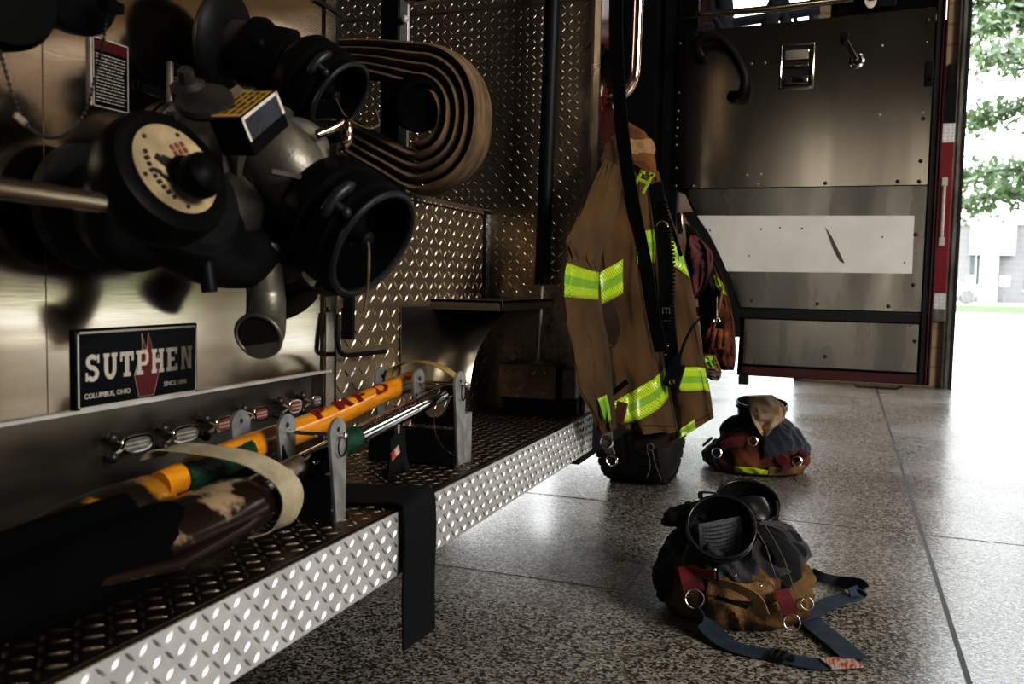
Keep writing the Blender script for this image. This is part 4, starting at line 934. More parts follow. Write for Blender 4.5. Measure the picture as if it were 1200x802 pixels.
# another black cap at the top left corner with its bead chain
g = G(); q = V((-1.02, 0.908, 1.361)); g.lathe(q + V((-.15, 0, 0)), (1, -.25, -.1), [(.05, 0), (.05, .08), (.062, .09), (.066, .12), (.066, .16), (.058, .175)], 40)
q3 = V((-1.05, 1.039, 1.41)); g.lathe(q3 + V((-.1, 0, 0)), (1, -.2, -.2), [(.045, 0), (.045, .08), (.05, .09), (.05, .12), (.03, .13)], 32); g.box(V((-0.99, 1.017, 1.374)), (.02, .03, .014)); cpk = g.build('discharge_port_cap', M['black_metal'], E, smooth=40)
g = G(); ch = spline([V((-1, 1.021, 1.381)), V((-1.02, 1.035, 1.343)), V((-1.05, 1.048, 1.289)), V((-1.07, 1.048, 1.238)), V((-1.07, 1.016, 1.202)), V((-1.06, 0.973, 1.187)), V((-1.05, 0.932, 1.193)), V((-1.04, 0.901, 1.221)), V((-1.03, 0.877, 1.26)), V((-1.02, 0.858, 1.297)), V((-1.02, 0.856, 1.334))], 22)
acc = 0; last = ch[0]
for p in ch:
    acc += (p - last).length; last = p
    if acc > .0068: g.sphere(p, .0030, 8); acc = 0
g.tube(ch, .0008, 4); g.build('bead_chain', M['cast_dark'], cpk)
g = G(); g.torus(V((-0.995, 1.015, 1.376)), (.3, -1, .1), .008, .0016, 20, 6); g.box(V((-1.04, 0.909, 1.2)), (.004, .022, .009), Matrix.Rotation(-.5, 3, 'X')); g.build('chain_clip', M['chrome'], cpk)

# ------------------------------------------------------------------ tool cradles on the step (bolted: parts of the engine)
def cradle(y0, y1, z1, nm):
    g = G(); g.bb(-1.11, -.874, y0 + .012, y0 + .016, ST, ST + .092); g.bb(-1.11, -.874, y0 + .012, y1 + .02, ST, ST + .006)
    g.poly([(-.99, y0 + .012, ST + .1), (-.877, y0 + .012, ST + .1), (-.877, y0 + .012, z1 - .05), (-.895, y0 + .012, z1 - .09), (-.905, y0 + .012, z1 - .115), (-.945, y0 + .012, z1 - .115), (-.965, y0 + .012, z1 - .09), (-.982, y0 + .012, z1 - .05)], (0, .004, 0))
    o = g.build(nm, M['black_satin'], E, smooth=0)
    for x in (-.874, -.985, -1.09):
        pts = []; yc = (y0 + y1) / 2; w = (y1 - y0) / 2; wb = w * .78
        pts = [(x, yc - wb * .2, ST + .002), (x, yc + w, ST + .002)] + [(x, yc + w * math.cos(a), z1 - w + w * math.sin(a)) for a in [PI * k / 12 for k in range(13)]]
        g = G(); g.poly(pts, (.006, 0, 0)); g.lathe((x + .0062, yc, z1 - w * .9), (1, 0, 0), [(.0055, 0), (.0055, .0004)], 12)
        g.build('cradle_plate', M['grey_metal'], o, smooth=0)
        g = G(); g.lathe((x + .0062, yc, z1 - w * .75), (1, 0, 0), [(.0048, 0), (.0048, .0006)], 12); g.build('plate_hole', M['black_trim'], o, smooth=0)
    g = G(); g.cyl((-1.0, (y0 + y1) / 2, z1 - .034), (-.855, (y0 + y1) / 2, z1 - .032), .0045, n=12); g.sphere((-.855, (y0 + y1) / 2, z1 - .032), .007, 10); g.build('lock_pin', M['chrome'], o)
    g = G(); g.torus((-.862, (y0 + y1) / 2 + .006, z1 - .052), (1, .15, 0), .020, .0016, 28, 6); g.build('pin_ring', M['black_satin'], o)
    return o
c1_ = cradle(1.405, 1.462, .738, 'tool_cradle')
g = G(); g.tube(spline([V((-.87, 1.432, .68)), V((-0.93, 1.398, 0.627)), V((-0.93, 1.374, 0.585)), V((-0.92, 1.384, 0.549)), V((-0.88, 1.383, 0.539)), V((-0.868, 1.437, 0.54))], 6), .0011, 6); g.build('pin_cable', M['brushed'], c1_)
c2_ = cradle(1.965, 2.03, .775, 'tool_cradle')
g = G(); g.tube(spline([V((-.87, 1.99, .716)), V((-0.88, 1.903, 0.713)), V((-0.88, 1.876, 0.656)), V((-0.875, 1.92, 0.599)), V((-0.87, 2.038, 0.542))], 6), .0011, 6); g.build('pin_cable', M['brushed'], c2_)
g = G(); g.bb(-.90, -.868, 2.03, 2.075, ST, .665); g.build('cradle_foot', M['grey_metal'], c2_, bevel=.002)

# ------------------------------------------------------------------ tools
ax = thing('fire_axe', (-1.03, 1.6, ST + .006), 'yellow-handled axe with worn head and red handle letters in the step cradles', 'axe')
a0, a1 = V((-1.037, 1.16, .650)), V((-1.037, 2.09, .732)); dr_ = (a1 - a0).normalized()
g = G(); n_s = 26
g.tube([a0.lerp(a1, k / n_s) + V((0, 0, .004 * math.sin(k * .35))) for k in range(n_s + 1)], [.0265 + .0015 * math.sin(k * .2) + (.002 if k > 23 else 0) for k in range(n_s + 1)], 22, sq=.85, up=(0, 0, 1)); g.build('handle', M['amber'], ax)
g = G(); g.tube([a0.lerp(a1, .05), a0.lerp(a1, .16), a0.lerp(a1, .24)], [.0285, .0285, .0285], 20); g.build('green_tape', M['green_tape'], ax)
g = G(); lp = a0.lerp(a1, .47); upv = V((.45, -.1, .89)); upv = (upv - dr_ * upv.dot(dr_)).normalized(); sdv = dr_.cross(upv)
for k, chh in enumerate('PMFD'):
    g = G(); base = lp + dr_ * (.085 * k)
    g.wrap_text(chh, base, dr_, upv, .0282, .044, .0008, off=.0012); g.build('red_letter', M['wood_red'], ax, smooth=0)

g = G(); yy = [(.90, .022, .016), (.93, .036, .026), (1.0, .044, .034), (1.08, .048, .038), (1.17, .046, .04), (1.22, .034, .032), (1.25, .02, .02)]
g.tube([(-1.060, y, .585 + r2) for y, r, r2 in yy], [r for y, r, r2 in yy], 26, sq=.9, up=(1, 0, 0)); g.build('axe_head', M['worn_head2'], ax, smooth=60)

g = G(); g.tube([(-1.05, .30, .60), (-1.05, .60, .60), (-1.045, .98, .61), (-1.045, 1.08, .615)], [.02, .026, .044, .046], 16); g.build('head_shade', M['black_matte'], ax)  # black sleeve standing in for the shade over the near axe head
hb = thing('pry_bar', (-.925, 1.6, ST + .006), 'chrome forcible entry bar with green tape and broad worn head, lying beside the yellow-handled axe', 'pry bar')
b0, b1 = V((-.925, 1.20, .632)), V((-.925, 2.10, .724))
g = G(); g.tube([b0, b1], .0205, 26); g.lathe(b1 - (b1 - b0).normalized() * .001, b1 - b0, [(.0205, 0), (.016, .006), (.004, .008)], 26); g.build('shaft', M['chrome'], hb)
g = G(); b3 = b0.lerp(b1, .04); g.tube([b0.lerp(b1, .03), b0.lerp(b1, .21)], .0212, 26); g.build('worn_section', M['worn_chrome'], hb)
g = G(); q0, q1 = b0.lerp(b1, .345), b0.lerp(b1, .435); random.seed(2)
g.tube([q0.lerp(q1, k / 8) for k in range(9)], [.0235 + random.uniform(-.0008, .0012) for k in range(9)], 26)
for k in range(10):
    a = random.uniform(-2.4, -.6); c = q1 - (b1 - b0).normalized() * random.uniform(-.006, .07); g.box(c + V((math.cos(a) * .0235, 0, math.sin(a) * .0235)), (.008, .012, .003), Matrix.Rotation(random.uniform(0, 3), 3, 'Y'))
g.build('green_tape', M['green_tape'], hb, smooth=50)
g = G(); dd_ = (b1 - b0).normalized(); lp = b0.lerp(b1, .50)
upv = V((.45, 0, .89)); upv = (upv - dd_ * upv.dot(dd_)).normalized(); sdv = dd_.cross(upv)
for k, chh in enumerate('PMFD'): g.wrap_text(chh, lp + dd_ * (.055 * k), dd_, upv, .0208, .026, .0005)
g.build('shaft_lettering', M['ink_soft'], hb, smooth=0)
g = G(); yy = [(.89, .020, .018, .60), (.905, .036, .026, .60), (.96, .050, .036, .600), (1.05, .062, .043, .605), (1.15, .066, .048, .608), (1.22, .064, .05, .612), (1.262, .054, .046, .615), (1.275, .030, .028, .617)]
g.tube([(-.935, y, z) for y, r, r2, z in yy], [r for y, r, r2, z in yy], 30, sq=.78, up=(1, 0, 0))
g.tube([(-.90, .84, .60), (-.865, 1.0, .59), (-.873, 1.15, .60), (-.89, 1.26, .61)], [.006, .010, .012, .010], 10); g.build('broad_head', M['worn_head'], hb, smooth=60)

g = G(); g.tube([(-.945, .35, .59), (-.94, .60, .595), (-.936, .80, .597), (-.935, .93, .60), (-.935, 1.02, .603), (-.935, 1.07, .604)], [.022, .036, .048, .054, .057, .054], 16); g.build('tip_shade', M['black_matte'], hb)  # shade over the near bar head built in as a matte black sleeve

def strap_loop(y, pts, w, m, nm, label):
    g = G(); P = spline([V(p) for p in pts], 6); g.ribbon(P, (0, 1, 0), w, .0025); return tag(g.build(nm, M[m], None, smooth=60), label, 'strap')
strap_loop(1.28, [(-1.075, 1.185, .690), (-1.05, 1.19, .708), (-1.0, 1.215, .706), (-.93, 1.25, .690), (-.878, 1.275, .655), (-.866, 1.285, .615), (-.885, 1.28, .572), (-.93, 1.26, .556)], .062, 'tan_strap', 'canvas_strap', 'wide pale tan canvas strap wrapped over the tool heads near the front cradle')
strap_loop(2.05, [(-1.07, 2.02, .70), (-1.075, 2.02, .755), (-1.03, 2.025, .787), (-.96, 2.03, .785), (-.905, 2.04, .758), (-.896, 2.045, .715), (-.92, 2.03, .665), (-.97, 2.01, .63), (-1.03, 1.99, .612)], .040, 'olive_strap', 'canvas_strap', 'olive yellow canvas strap looped round both handle ends at the rear cradle')
g = G(); g.ribbon(spline([(-1.04, 1.60, .549), (-.95, 1.615, .549), (-.88, 1.635, .5495), (-.836, 1.645, .551), (-.812, 1.65, .545), (-.8045, 1.65, .52), (-.802, 1.65, .45), (-.802, 1.645, .36), (-.797, 1.64, .25)], 6), (0, 1, 0), .145, .005)
tag(g.build('rubber_strap', M['webbing'], None, smooth=60), 'broad black strap lying flat on the step and hanging over its edge', 'strap')
t = thing('webbing_strap', (-.93, 1.86, ST + .006), 'black webbing loop with a small worn label standing under the chrome bar', 'strap')
p0, p1 = V((-0.93, 1.788, 0.692)), V((-0.93, 1.788, 0.552))
g = G(); g.ribbon(spline([p0 + V((0, .0, .02)), p0, p0.lerp(p1, .4) + V((.01, -.02, 0)), p0.lerp(p1, .75) + V((.012, -.03, 0)), p1 + V((0, -.01, .008)), p1 + V((-.03, .03, .004))], 6), (.2, 1, 0), [.022] * 6 + [.03] * 6 + [.05] * 19, .006)
g.ribbon(spline([p0.lerp(p1, .3) + V((-.01, .02, 0)), p0.lerp(p1, .7) + V((-.012, .035, 0)), p1 + V((0, .03, .006))], 6), (.2, 1, 0), .045, .006); g.build('webbing', M['webbing'], t)
q = V((-0.9, 1.721, 0.619)); g = G(); g.box(q, (.003, .038, .018), Matrix.Rotation(.35, 3, 'X')); g.build('label', M['patch'], t, smooth=0)
q = V((-0.91, 1.75, 0.687)); g = G(); g.torus(q, (1, 0, 0), .009, .002, 16, 6); g.box(q - V((0, 0, .02)), (.006, .01, .02)); g.build('snap_hook', M['worn_chrome'], t)

# ------------------------------------------------------------------ hose roll resting on the locker
t = thing('fire_hose', (-1.2, 2.3, 1.243), 'rolled tan fire hose with black end coupling resting on the tread plate locker', 'hose')
cR, cL = V((-1.137, 2.3, 1.446)), V((-1.529, 2.3, 1.579))
path = []; random.seed(5)
turns = 5; NS = 10
for k in range(turns):
    rr0, rl0 = .080 + .0275 * k, .020 + .0190 * k; rr1, rl1 = rr0 + .014, rl0 + .019
    for i in range(NS + 1):
        a = -PI / 2 + PI * i / NS; r = rr0 + .010 * i / NS
        rz = r * (1.0 + .04 * math.cos(2 * a))
        path.append(cR + V((math.cos(a) * r * .98, 0, math.sin(a) * rz)) + V((.0, 0, -.004 * k if a < 0 else 0)))
    for s_ in (.33, .66): path.append((cR + V((0, 0, rr1))).lerp(cL + V((0, 0, rl0)), s_) + V((0, 0, .012 * math.sin(s_ * PI) - .004 * k * math.sin(s_ * PI))))
    for i in range(NS + 1):
        a = PI / 2 + PI * i / NS; r = rl0 + (rl1 - rl0) * i / NS
        path.append(cL + V((math.cos(a) * r, 0, math.sin(a) * r)))
    for s_ in (.25, .5, .75): path.append((cL + V((0, 0, -rl1))).lerp(cR + V((0, 0, -rr0 - .0275)), s_) + V((0, 0, -.010 * math.sin(s_ * PI) * (1 + .3 * k))))
path = path[:-26 + 13]
P = spline(path, 3); W = []
for i, p in enumerate(P):
    f_ = noise.noise(V((i * .05, 0, 0))); P[i] = p + V((0, .012 * f_, .0015 * noise.noise(V((i * .11, 5, 0)))))
g = G(); g.tube(P, .062, 16, sq=.205, up=(0, 1, 0)); g.build('hose_jacket', M['hose'], t, smooth=70)
zmin = min(v[2] for v in g.v); HZ = 1.245 - zmin
for ch in t.children: ch.location.z += 0
cc = V((-1.093, 2.22, 1.465)); nc = V((0.7340, -0.6271, -0.2607))
g = G(); g.lathe(cc - nc * .10, nc, [(.050, 0), (.055, .02), (.070, .03), (.074, .05), (.074, .09), (.070, .1), (.058, .101), (.054, .08), (.02, .075)], 40)
for k in range(4):
    u_, w_, _ = basis(nc); a = 2 * PI * k / 4 + .4; g.sphere(cc - nc * .05 + (u_ * math.cos(a) + w_ * math.sin(a)) * .066, .014, 10)
g.build('end_coupling', M['black_matte'], t, smooth=40)
g = G(); q = cc - nc * .10
for k in range(5): g.torus(q - nc * (.004 + k * .009), nc, .046, .004, 30, 8)
g.lathe(q - nc * .05, nc, [(.042, 0), (.042, .05)], 28); g.build('coupling_collar', M['hose'], t)

# ------------------------------------------------------------------ cloth helpers
def sheet(rows, folds=None, amp=.008, k=3., seed=0., rough=.006):
    """closed pillow of cloth between two hanging edges; rows: (L, R, front_bulge, back_bulge)"""
    Ls = spline([V(r[0]) for r in rows], 8); Rs = spline([V(r[1]) for r in rows], 8)
    T = spline([V((r[2], r[3], 0)) for r in rows], 8); n = len(Ls) - 1
    def samp(A, t):
        x = min(max(t, 0), 1) * n; i = min(int(x), n - 1); return A[i].lerp(A[i + 1], x - i)
    def P(u, t, off=0., back=False):
        L, R, th = samp(Ls, t), samp(Rs, t), samp(T, t); s = (1 - math.cos(PI * u)) / 2
        p = L.lerp(R, s); b = math.sin(PI * u) ** .7 if 0 < u < 1 else 0.
        f = (amp * (.3 + .7 * t) * math.sin(2 * PI * (k * u + .25 * math.sin(3 * t + seed)) + seed) + rough * noise.noise(V((u * 4 + seed, t * 7, seed))) + rough * .6 * noise.noise(V((u * 9, t * 16 + seed, 3.))) + rough * .7 * (.5 - abs(noise.noise(V((u * 7 + 3, t * 4 - u * 2, seed + 9)))) * 2)) * min(1, b * 1.6)
        if folds and not back: f += folds(u, t) * min(1, b * 1.6)
        y = -(th.x + off) * b - f - off * .5 if not back else th.y * b + f * .6 
        w = (R - L).normalized() * off * .8 * (-math.cos(PI * u))
        return p + V((0, y, 0)) + w
    return P
def build_sheet(P, name, m, parent, nu=44, nv=70, close=True):
    g = G(); W = 2 * nu
    vs = []; fs = []
    for j in range(nv + 1):
        t = j / nv
        for i in range(nu + 1): vs.append(P(i / nu, t))
        for i in range(nu - 1, 0, -1): vs.append(P(i / nu, t, 0, True))
    for j in range(nv):
        for i in range(W): a = j * W + i; b = j * W + (i + 1) % W; fs.append((a, a + W, b + W, b))
    fs.append(tuple(range(W))[::-1]); fs.append(tuple(nv * W + i for i in range(W)))
    g.add(vs, fs); return g.build(name, m, parent, smooth=75)
def band(P, u0, u1, tt, tb, name, parent, m='tape', off=.004, wid=.076, nu=30, nv=6):
    """reflective trim on a sheet; tt(u), tb(u) give the top and bottom t (0..1 along the band)"""
    g = G(); L = [0.]; 
    for i in range(nu):
        a = P(u0 + (u1 - u0) * i / nu, (tt(i / nu) + tb(i / nu)) / 2, off); b = P(u0 + (u1 - u0) * (i + 1) / nu, (tt((i + 1) / nu) + tb((i + 1) / nu)) / 2, off); L.append(L[-1] + (V(a) - V(b)).length)
    fn = lambda s, v: P(u0 + (u1 - u0) * s, tt(s) + (tb(s) - tt(s)) * v, off)
    g.grid(fn, nu, nv, uvf=lambda s, v: (L[min(nu, int(round(s * nu)))], (v - .5) * wid))
    return g.build(name, M[m], parent, smooth=75, solid=.0015)

# ------------------------------------------------------------------ turnout coat on the grab handle
ct = thing('turnout_coat', (-.75, 3.25, .4), 'brown firefighter coat with lime reflective bands hanging from the cab grab handle', 'coat')
Af = lambda u, t: .034 * math.exp(-((u - .72 + .12 * t) / .09) ** 2) * (.2 + t) - .036 * math.exp(-((u - .38 - .1 * t) / .07) ** 2) * t + .012 * math.exp(-((u - .15) / .08) ** 2) * t
A = sheet([((-0.776, 2.989, 1.41), (-0.694, 3.127, 1.402), .05, .05), ((-0.792, 2.929, 1.284), (-0.662, 3.159, 1.298), .07, .06), ((-0.792, 2.888, 1.14), (-0.636, 3.177, 1.143), .08, .07),
           ((-0.786, 2.913, 0.985), (-0.63, 3.169, 0.989), .085, .07), ((-0.78, 2.929, 0.842), (-0.61, 3.171, 0.838), .09, .08), ((-0.771, 2.942, 0.697), (-0.581, 3.173, 0.686), .095, .08),
           ((-0.756, 2.956, 0.588), (-0.556, 3.173, 0.566), .10, .08), ((-0.733, 2.99, 0.514), (-0.534, 3.171, 0.476), .10, .08)], Af, .018, 2.6, 1.1, .016)
build_sheet(A, 'front_panel', M['coat'], ct)
Bf = lambda u, t: .018 * math.exp(-((u - .45) / .12) ** 2) * t - .012 * math.exp(-((u - .75) / .07) ** 2) * t
B = sheet([((-0.723, 3.171, 1.426), (-0.652, 3.265, 1.406), .04, .05), ((-0.705, 3.191, 1.293), (-0.62, 3.277, 1.29), .05, .06), ((-0.691, 3.204, 1.156), (-0.572, 3.294, 1.149), .06, .06),
           ((-0.675, 3.209, 1.003), (-0.528, 3.301, 1.013), .07, .07), ((-0.654, 3.221, 0.849), (-0.498, 3.302, 0.864), .07, .08), ((-0.633, 3.233, 0.694), (-0.47, 3.311, 0.712), .08, .08),
           ((-0.611, 3.237, 0.554), (-0.445, 3.319, 0.596), .08, .08), ((-0.581, 3.238, 0.415), (-0.43, 3.323, 0.508), .07, .07)], Bf, .014, 2., 2.3, .014)
build_sheet(B, 'side_panel', M['coat'], ct)
# dark inner lining seen below the hem
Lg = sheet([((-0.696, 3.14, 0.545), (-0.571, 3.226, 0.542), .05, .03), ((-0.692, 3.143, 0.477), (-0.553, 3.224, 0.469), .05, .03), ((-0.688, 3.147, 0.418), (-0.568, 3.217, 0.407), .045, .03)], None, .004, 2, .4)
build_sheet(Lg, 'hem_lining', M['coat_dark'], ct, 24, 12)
# sleeve hanging at the left
Sf = lambda u, t: .040 * math.exp(-((t - .31 - .05 * u) / .035) ** 2) - .042 * math.exp(-((t - .385 - .05 * u) / .05) ** 2) + .010 * math.exp(-((t - .62 + .08 * u) / .03) ** 2) + .008 * math.exp(-((t - .75 - .06 * u) / .025) ** 2)
S = sheet([((-0.762, 2.914, 1.406), (-0.721, 2.983, 1.385), .03, .03), ((-0.774, 2.806, 1.305), (-0.714, 2.943, 1.279), .05, .05), ((-0.775, 2.69, 1.204), (-0.725, 2.884, 1.174), .06, .06), ((-0.776, 2.591, 1.111), (-0.742, 2.825, 1.083), .065, .06), ((-0.774, 2.566, 1.024), (-0.745, 2.812, 1), .06, .06),
           ((-0.772, 2.574, 0.922), (-0.737, 2.825, 0.906), .06, .06), ((-0.767, 2.624, 0.804), (-0.72, 2.859, 0.794), .06, .06), ((-0.759, 2.682, 0.68), (-0.709, 2.876, 0.675), .055, .05), ((-0.748, 2.815, 0.567), (-0.699, 2.893, 0.577), .045, .04), ((-0.734, 2.857, 0.499), (-0.693, 2.902, 0.51), .03, .03)], Sf, .007, 1.5, .7, .020)
build_sheet(S, 'sleeve', M['coat'], ct, 30, 90)
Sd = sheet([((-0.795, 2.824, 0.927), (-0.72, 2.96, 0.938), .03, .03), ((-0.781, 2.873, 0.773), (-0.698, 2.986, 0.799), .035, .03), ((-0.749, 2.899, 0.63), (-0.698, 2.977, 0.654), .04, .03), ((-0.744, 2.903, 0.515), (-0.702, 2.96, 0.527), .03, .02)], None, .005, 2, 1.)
build_sheet(Sd, 'underarm_shade', M['coat_dark'], ct, 16, 30)  # shade between sleeve and body put in as darker cloth
def lin(a, b): return lambda s: a + (b - a) * s
band(S, .04, .97, lin(.408, .405), lin(.525, .515), 'sleeve_band', ct, wid=.09)
band(S, .55, .80, lin(.83, .82), lin(.94, .93), 'cuff_band', ct, wid=.03)
band(A, .10, .53, lin(.425, .345), lin(.528, .452), 'chest_band', ct, wid=.09)
band(A, .70, .985, lin(.255, .245), lin(.36, .355), 'chest_band_end', ct, wid=.09)
band(A, .14, .94, lambda s: .90 - .20 * s - .02 * math.sin(PI * s), lambda s: .995 - .185 * s + .012 * math.sin(PI * s), 'hem_band', ct, wid=.095)
band(B, .66, .95, lin(.270, .310), lin(.380, .425), 'side_chest_band', ct, wid=.09)
band(B, .52, .97, lin(.715, .735), lin(.81, .845), 'side_hem_band', ct, wid=.09)
band(B, .28, .62, lin(.965, .94), lin(1., 1.), 'back_hem_band', ct, wid=.05)
# seams
g = G()
for P_, pts in ((A, [(.30, .12), (.33, .28), (.36, .42), (.41, .46), (.47, .44)]), (A, [(.98, .4), (.97, .6), (.965, .8), (.96, 1.)]), (A, [(.05, .955), (.3, .95), (.6, .94), (.95, .955)]), (B, [(.3, .95), (.6, .955), (.95, .955)])):
    sp = spline([V((a, b, 0)) for a, b in pts], 6); g.tube([P_(q.x, q.y, .002) for q in sp], .0016, 6)
g.build('seams', M['coat_dark'], ct)
# collar: back yoke, corduroy stand and flap
C0 = sheet([((-0.754, 3.032, 1.502), (-0.715, 3.067, 1.529), .03, .03), ((-0.781, 2.98, 1.455), (-0.704, 3.083, 1.455), .05, .04), ((-0.79, 2.967, 1.385), (-0.697, 3.089, 1.374), .05, .05)], None, .005, 1.5, 2.)
build_sheet(C0, 'shoulder_yoke', M['coat'], ct, 24, 20)
C1 = sheet([((-0.735, 3.05, 1.553), (-0.707, 3.083, 1.543), .02, .02), ((-0.733, 3.054, 1.522), (-0.669, 3.117, 1.518), .03, .02), ((-0.727, 3.062, 1.482), (-0.656, 3.133, 1.485), .03, .02)], None, .003, 1, .2)
build_sheet(C1, 'collar_peak', M['collar_dark'], ct, 18, 14)
C2 = sheet([((-0.732, 3.042, 1.488), (-0.652, 3.14, 1.5), .022, .02), ((-0.727, 3.038, 1.464), (-0.64, 3.145, 1.474), .035, .02), ((-0.722, 3.046, 1.436), (-0.641, 3.142, 1.441), .03, .02)], lambda u, t: .006 * math.sin(9 * u + 4 * t), .003, 1, .5)
build_sheet(C2, 'collar_stand', M['collar'], ct, 24, 14)
C3 = sheet([((-0.722, 3.046, 1.442), (-0.64, 3.134, 1.446), .03, .02), ((-0.712, 3.055, 1.414), (-0.633, 3.133, 1.41), .036, .02), ((-0.681, 3.093, 1.392), (-0.631, 3.133, 1.369), .03, .015)], None, .003, 1, .8)
build_sheet(C3, 'collar_flap', M['collar_dark'], ct, 24, 14)
# lime letter patch
g = G(); q = V((-0.666, 3.06, 1.344)); rr = Matrix.Rotation(.45, 3, 'Y')
for c, s in (((-.016, 0, .0), (.010, .004, .062)), ((.022, 0, .002), (.010, .004, .075)), ((.003, 0, .004), (.03, .004, .012)), ((-.012, 0, .03), (.02, .004, .010)), ((.02, 0, .036), (.022, .004, .012))): g.box(q + rr @ V(c), s, rr)
g.build('lime_letter_patch', M['lime'], ct, bevel=.001)
# hanging loop and cuff clip
g = G(); g.tube(spline([(-.80, 3.25, 1.685), (-.785, 3.20, 1.655), (-.765, 3.12, 1.60), (-.735, 3.06, 1.55)], 5), .006, 8); g.build('hang_loop', M['webbing'], ct)
g = G(); q = [(-0.724, 2.909, 0.501), (-0.723, 2.897, 0.471), (-0.719, 2.905, 0.441), (-0.71, 2.922, 0.421)]; g.ribbon(spline(q, 4), (1, 0, .1), [.03, .032, .036, .038, .038, .036, .034, .032, .032, .03, .028, .026, .024], .012)
g.build('cuff_strap', M['glove_grey'], ct)
g = G(); g.torus((-0.71, 2.922, 0.398), (.2, -1, .3), .017, .004, 24, 8); g.torus((-0.72, 2.885, 0.465), (.1, -1, 0), .02, .003, 24, 8); g.build('cuff_clip', M['chrome'], ct)
g = G(); g.tube(spline([(-0.632, 3.12, 0.405), (-0.621, 3.133, 0.352), (-0.629, 3.12, 0.308)], 4), .0018, 6); g.tube(spline([(-0.618, 3.14, 0.409), (-0.606, 3.153, 0.349), (-0.586, 3.166, 0.296)], 4), .002, 6); g.torus((-0.623, 3.133, 0.416), (0, -1, 0), .012, .0025, 18, 6); g.build('hem_cords', M['glove_grey'], ct)
# pocket tool on the hem band
p_ = A(.40, .885, .012); g = G(); g.box(p_, (.035, .012, .075), Matrix.Rotation(.2, 3, 'Y')); g.build('band_keeper', M['collar_dark'], ct, bevel=.003)
p_ = V(A(.36, .80, .014)); g = G(); g.tube([p_ + V((-.04, 0, -.03)), p_ + V((.05, 0, .05))], .009, 10); g.tube([p_ + V((-.03, -.012, -.03)), p_ + V((.055, -.012, .045))], .003, 6); g.build('clipped_flashlight', M['black_satin'], ct)

# black strap hanging down across the coat
g = G(); g.ribbon(spline([(-.735, 2.96, 2.4), (-0.742, 2.936, 1.923), (-0.731, 2.944, 1.676), (-0.708, 2.958, 1.455), (-0.676, 2.983, 1.259), (-0.636, 3.013, 1.061), (-0.606, 3.035, 0.888), (-0.578, 3.046, 0.765)], 6), (1, -.3, 0), [.050] * 43, .004)
tag(g.build('hanging_strap', M['webbing'], None, smooth=60), 'long black webbing strap hanging from above across the front of the coat', 'strap')
# radio mic, harness and antenna
rt = thing('radio_microphone', (-0.541, 3.103, 0.68), 'black radio speaker microphone with coiled cord and antenna clipped to the brown coat', 'radio')
g = G(); g.ribbon(spline([(-0.638, 3.153, 1.348), (-0.615, 3.131, 1.242), (-0.591, 3.122, 1.094), (-0.577, 3.109, 0.946), (-0.56, 3.105, 0.798), (-0.542, 3.111, 0.679)], 6), (1, -.2, 0), .052, .008); g.build('harness_strap', M['webbing'], rt)
g = G(); g.ribbon(spline([(-0.617, 3.141, 1.325), (-0.59, 3.125, 1.241), (-0.573, 3.139, 1.198), (-0.546, 3.192, 1.096)], 5), (1, -.2, 0), .012, .004); g.build('thin_strap', M['webbing'], rt)
g = G(); cp = spline([(-0.599, 3.121, 1.285), (-0.578, 3.12, 1.182), (-0.562, 3.117, 1.064), (-0.559, 3.107, 0.946), (-0.56, 3.097, 0.843)], 40); hp_ = []
for i, p in enumerate(cp): a = i * 1.35; hp_.append(p + V((math.cos(a) * .010, math.sin(a) * .010, 0)))
g.tube(hp_, .0026, 6); g.build('coiled_cord', M['black_satin'], rt)
g = G(); q = V((-0.538, 3.087, 0.682)); g.box(q, (.055, .03, .085), Matrix.Rotation(.25, 3, 'Y')); g.lathe(q + V((-.004, -.014, -.022)), (0, -1, 0), [(.014, 0), (.014, .005), (.010, .007)], 18); g.box(q + V((.01, -.01, .05)), (.03, .02, .03)); g.build('microphone_body', M['black_satin'], rt, bevel=.006)
g = G(); g.torus(q + V((-.004, -.02, -.022)), (0, -1, 0), .008, .002, 16, 6); g.sphere(q + V((-.03, -.014, .07)), .006, 8); g.sphere(q + V((-.024, -.014, .10)), .005, 8); g.torus((-0.599, 3.103, 1.193), (.3, -1, .2), .02, .0025, 20, 6, 0, PI); g.build('metal_clips', M['chrome'], rt)
g = G(); g.tube(spline([(-0.527, 3.083, 0.712), (-0.509, 3.083, 0.787), (-0.484, 3.095, 0.846), (-0.452, 3.109, 0.893)], 5), [.006] * 4 + [.005] * 8 + [.0035] * 4, 10); g.build('antenna', M['black_satin'], rt)
g = G()
for k in range(3): g.box(V((-0.574, 3.097, 0.902)) + V((-.012 + k * .012, -.004, 0)), (.004, .001, .020))
g.box(V((-0.574, 3.097, 0.913)) + V((0, -.004, 0)), (.028, .001, .004)); g.box(V((-0.57, 3.098, 0.869)) + V((0, -.004, 0)), (.024, .001, .003)); g.build('strap_mark', M['glove_grey'], rt, smooth=0)
g = G(); q = V((-0.563, 3.247, 1.214)); g.box(q, (.022, .012, .075), Matrix.Rotation(-.12, 3, 'Y')); g.build('signal_tube', M['brushed'], rt, bevel=.003)

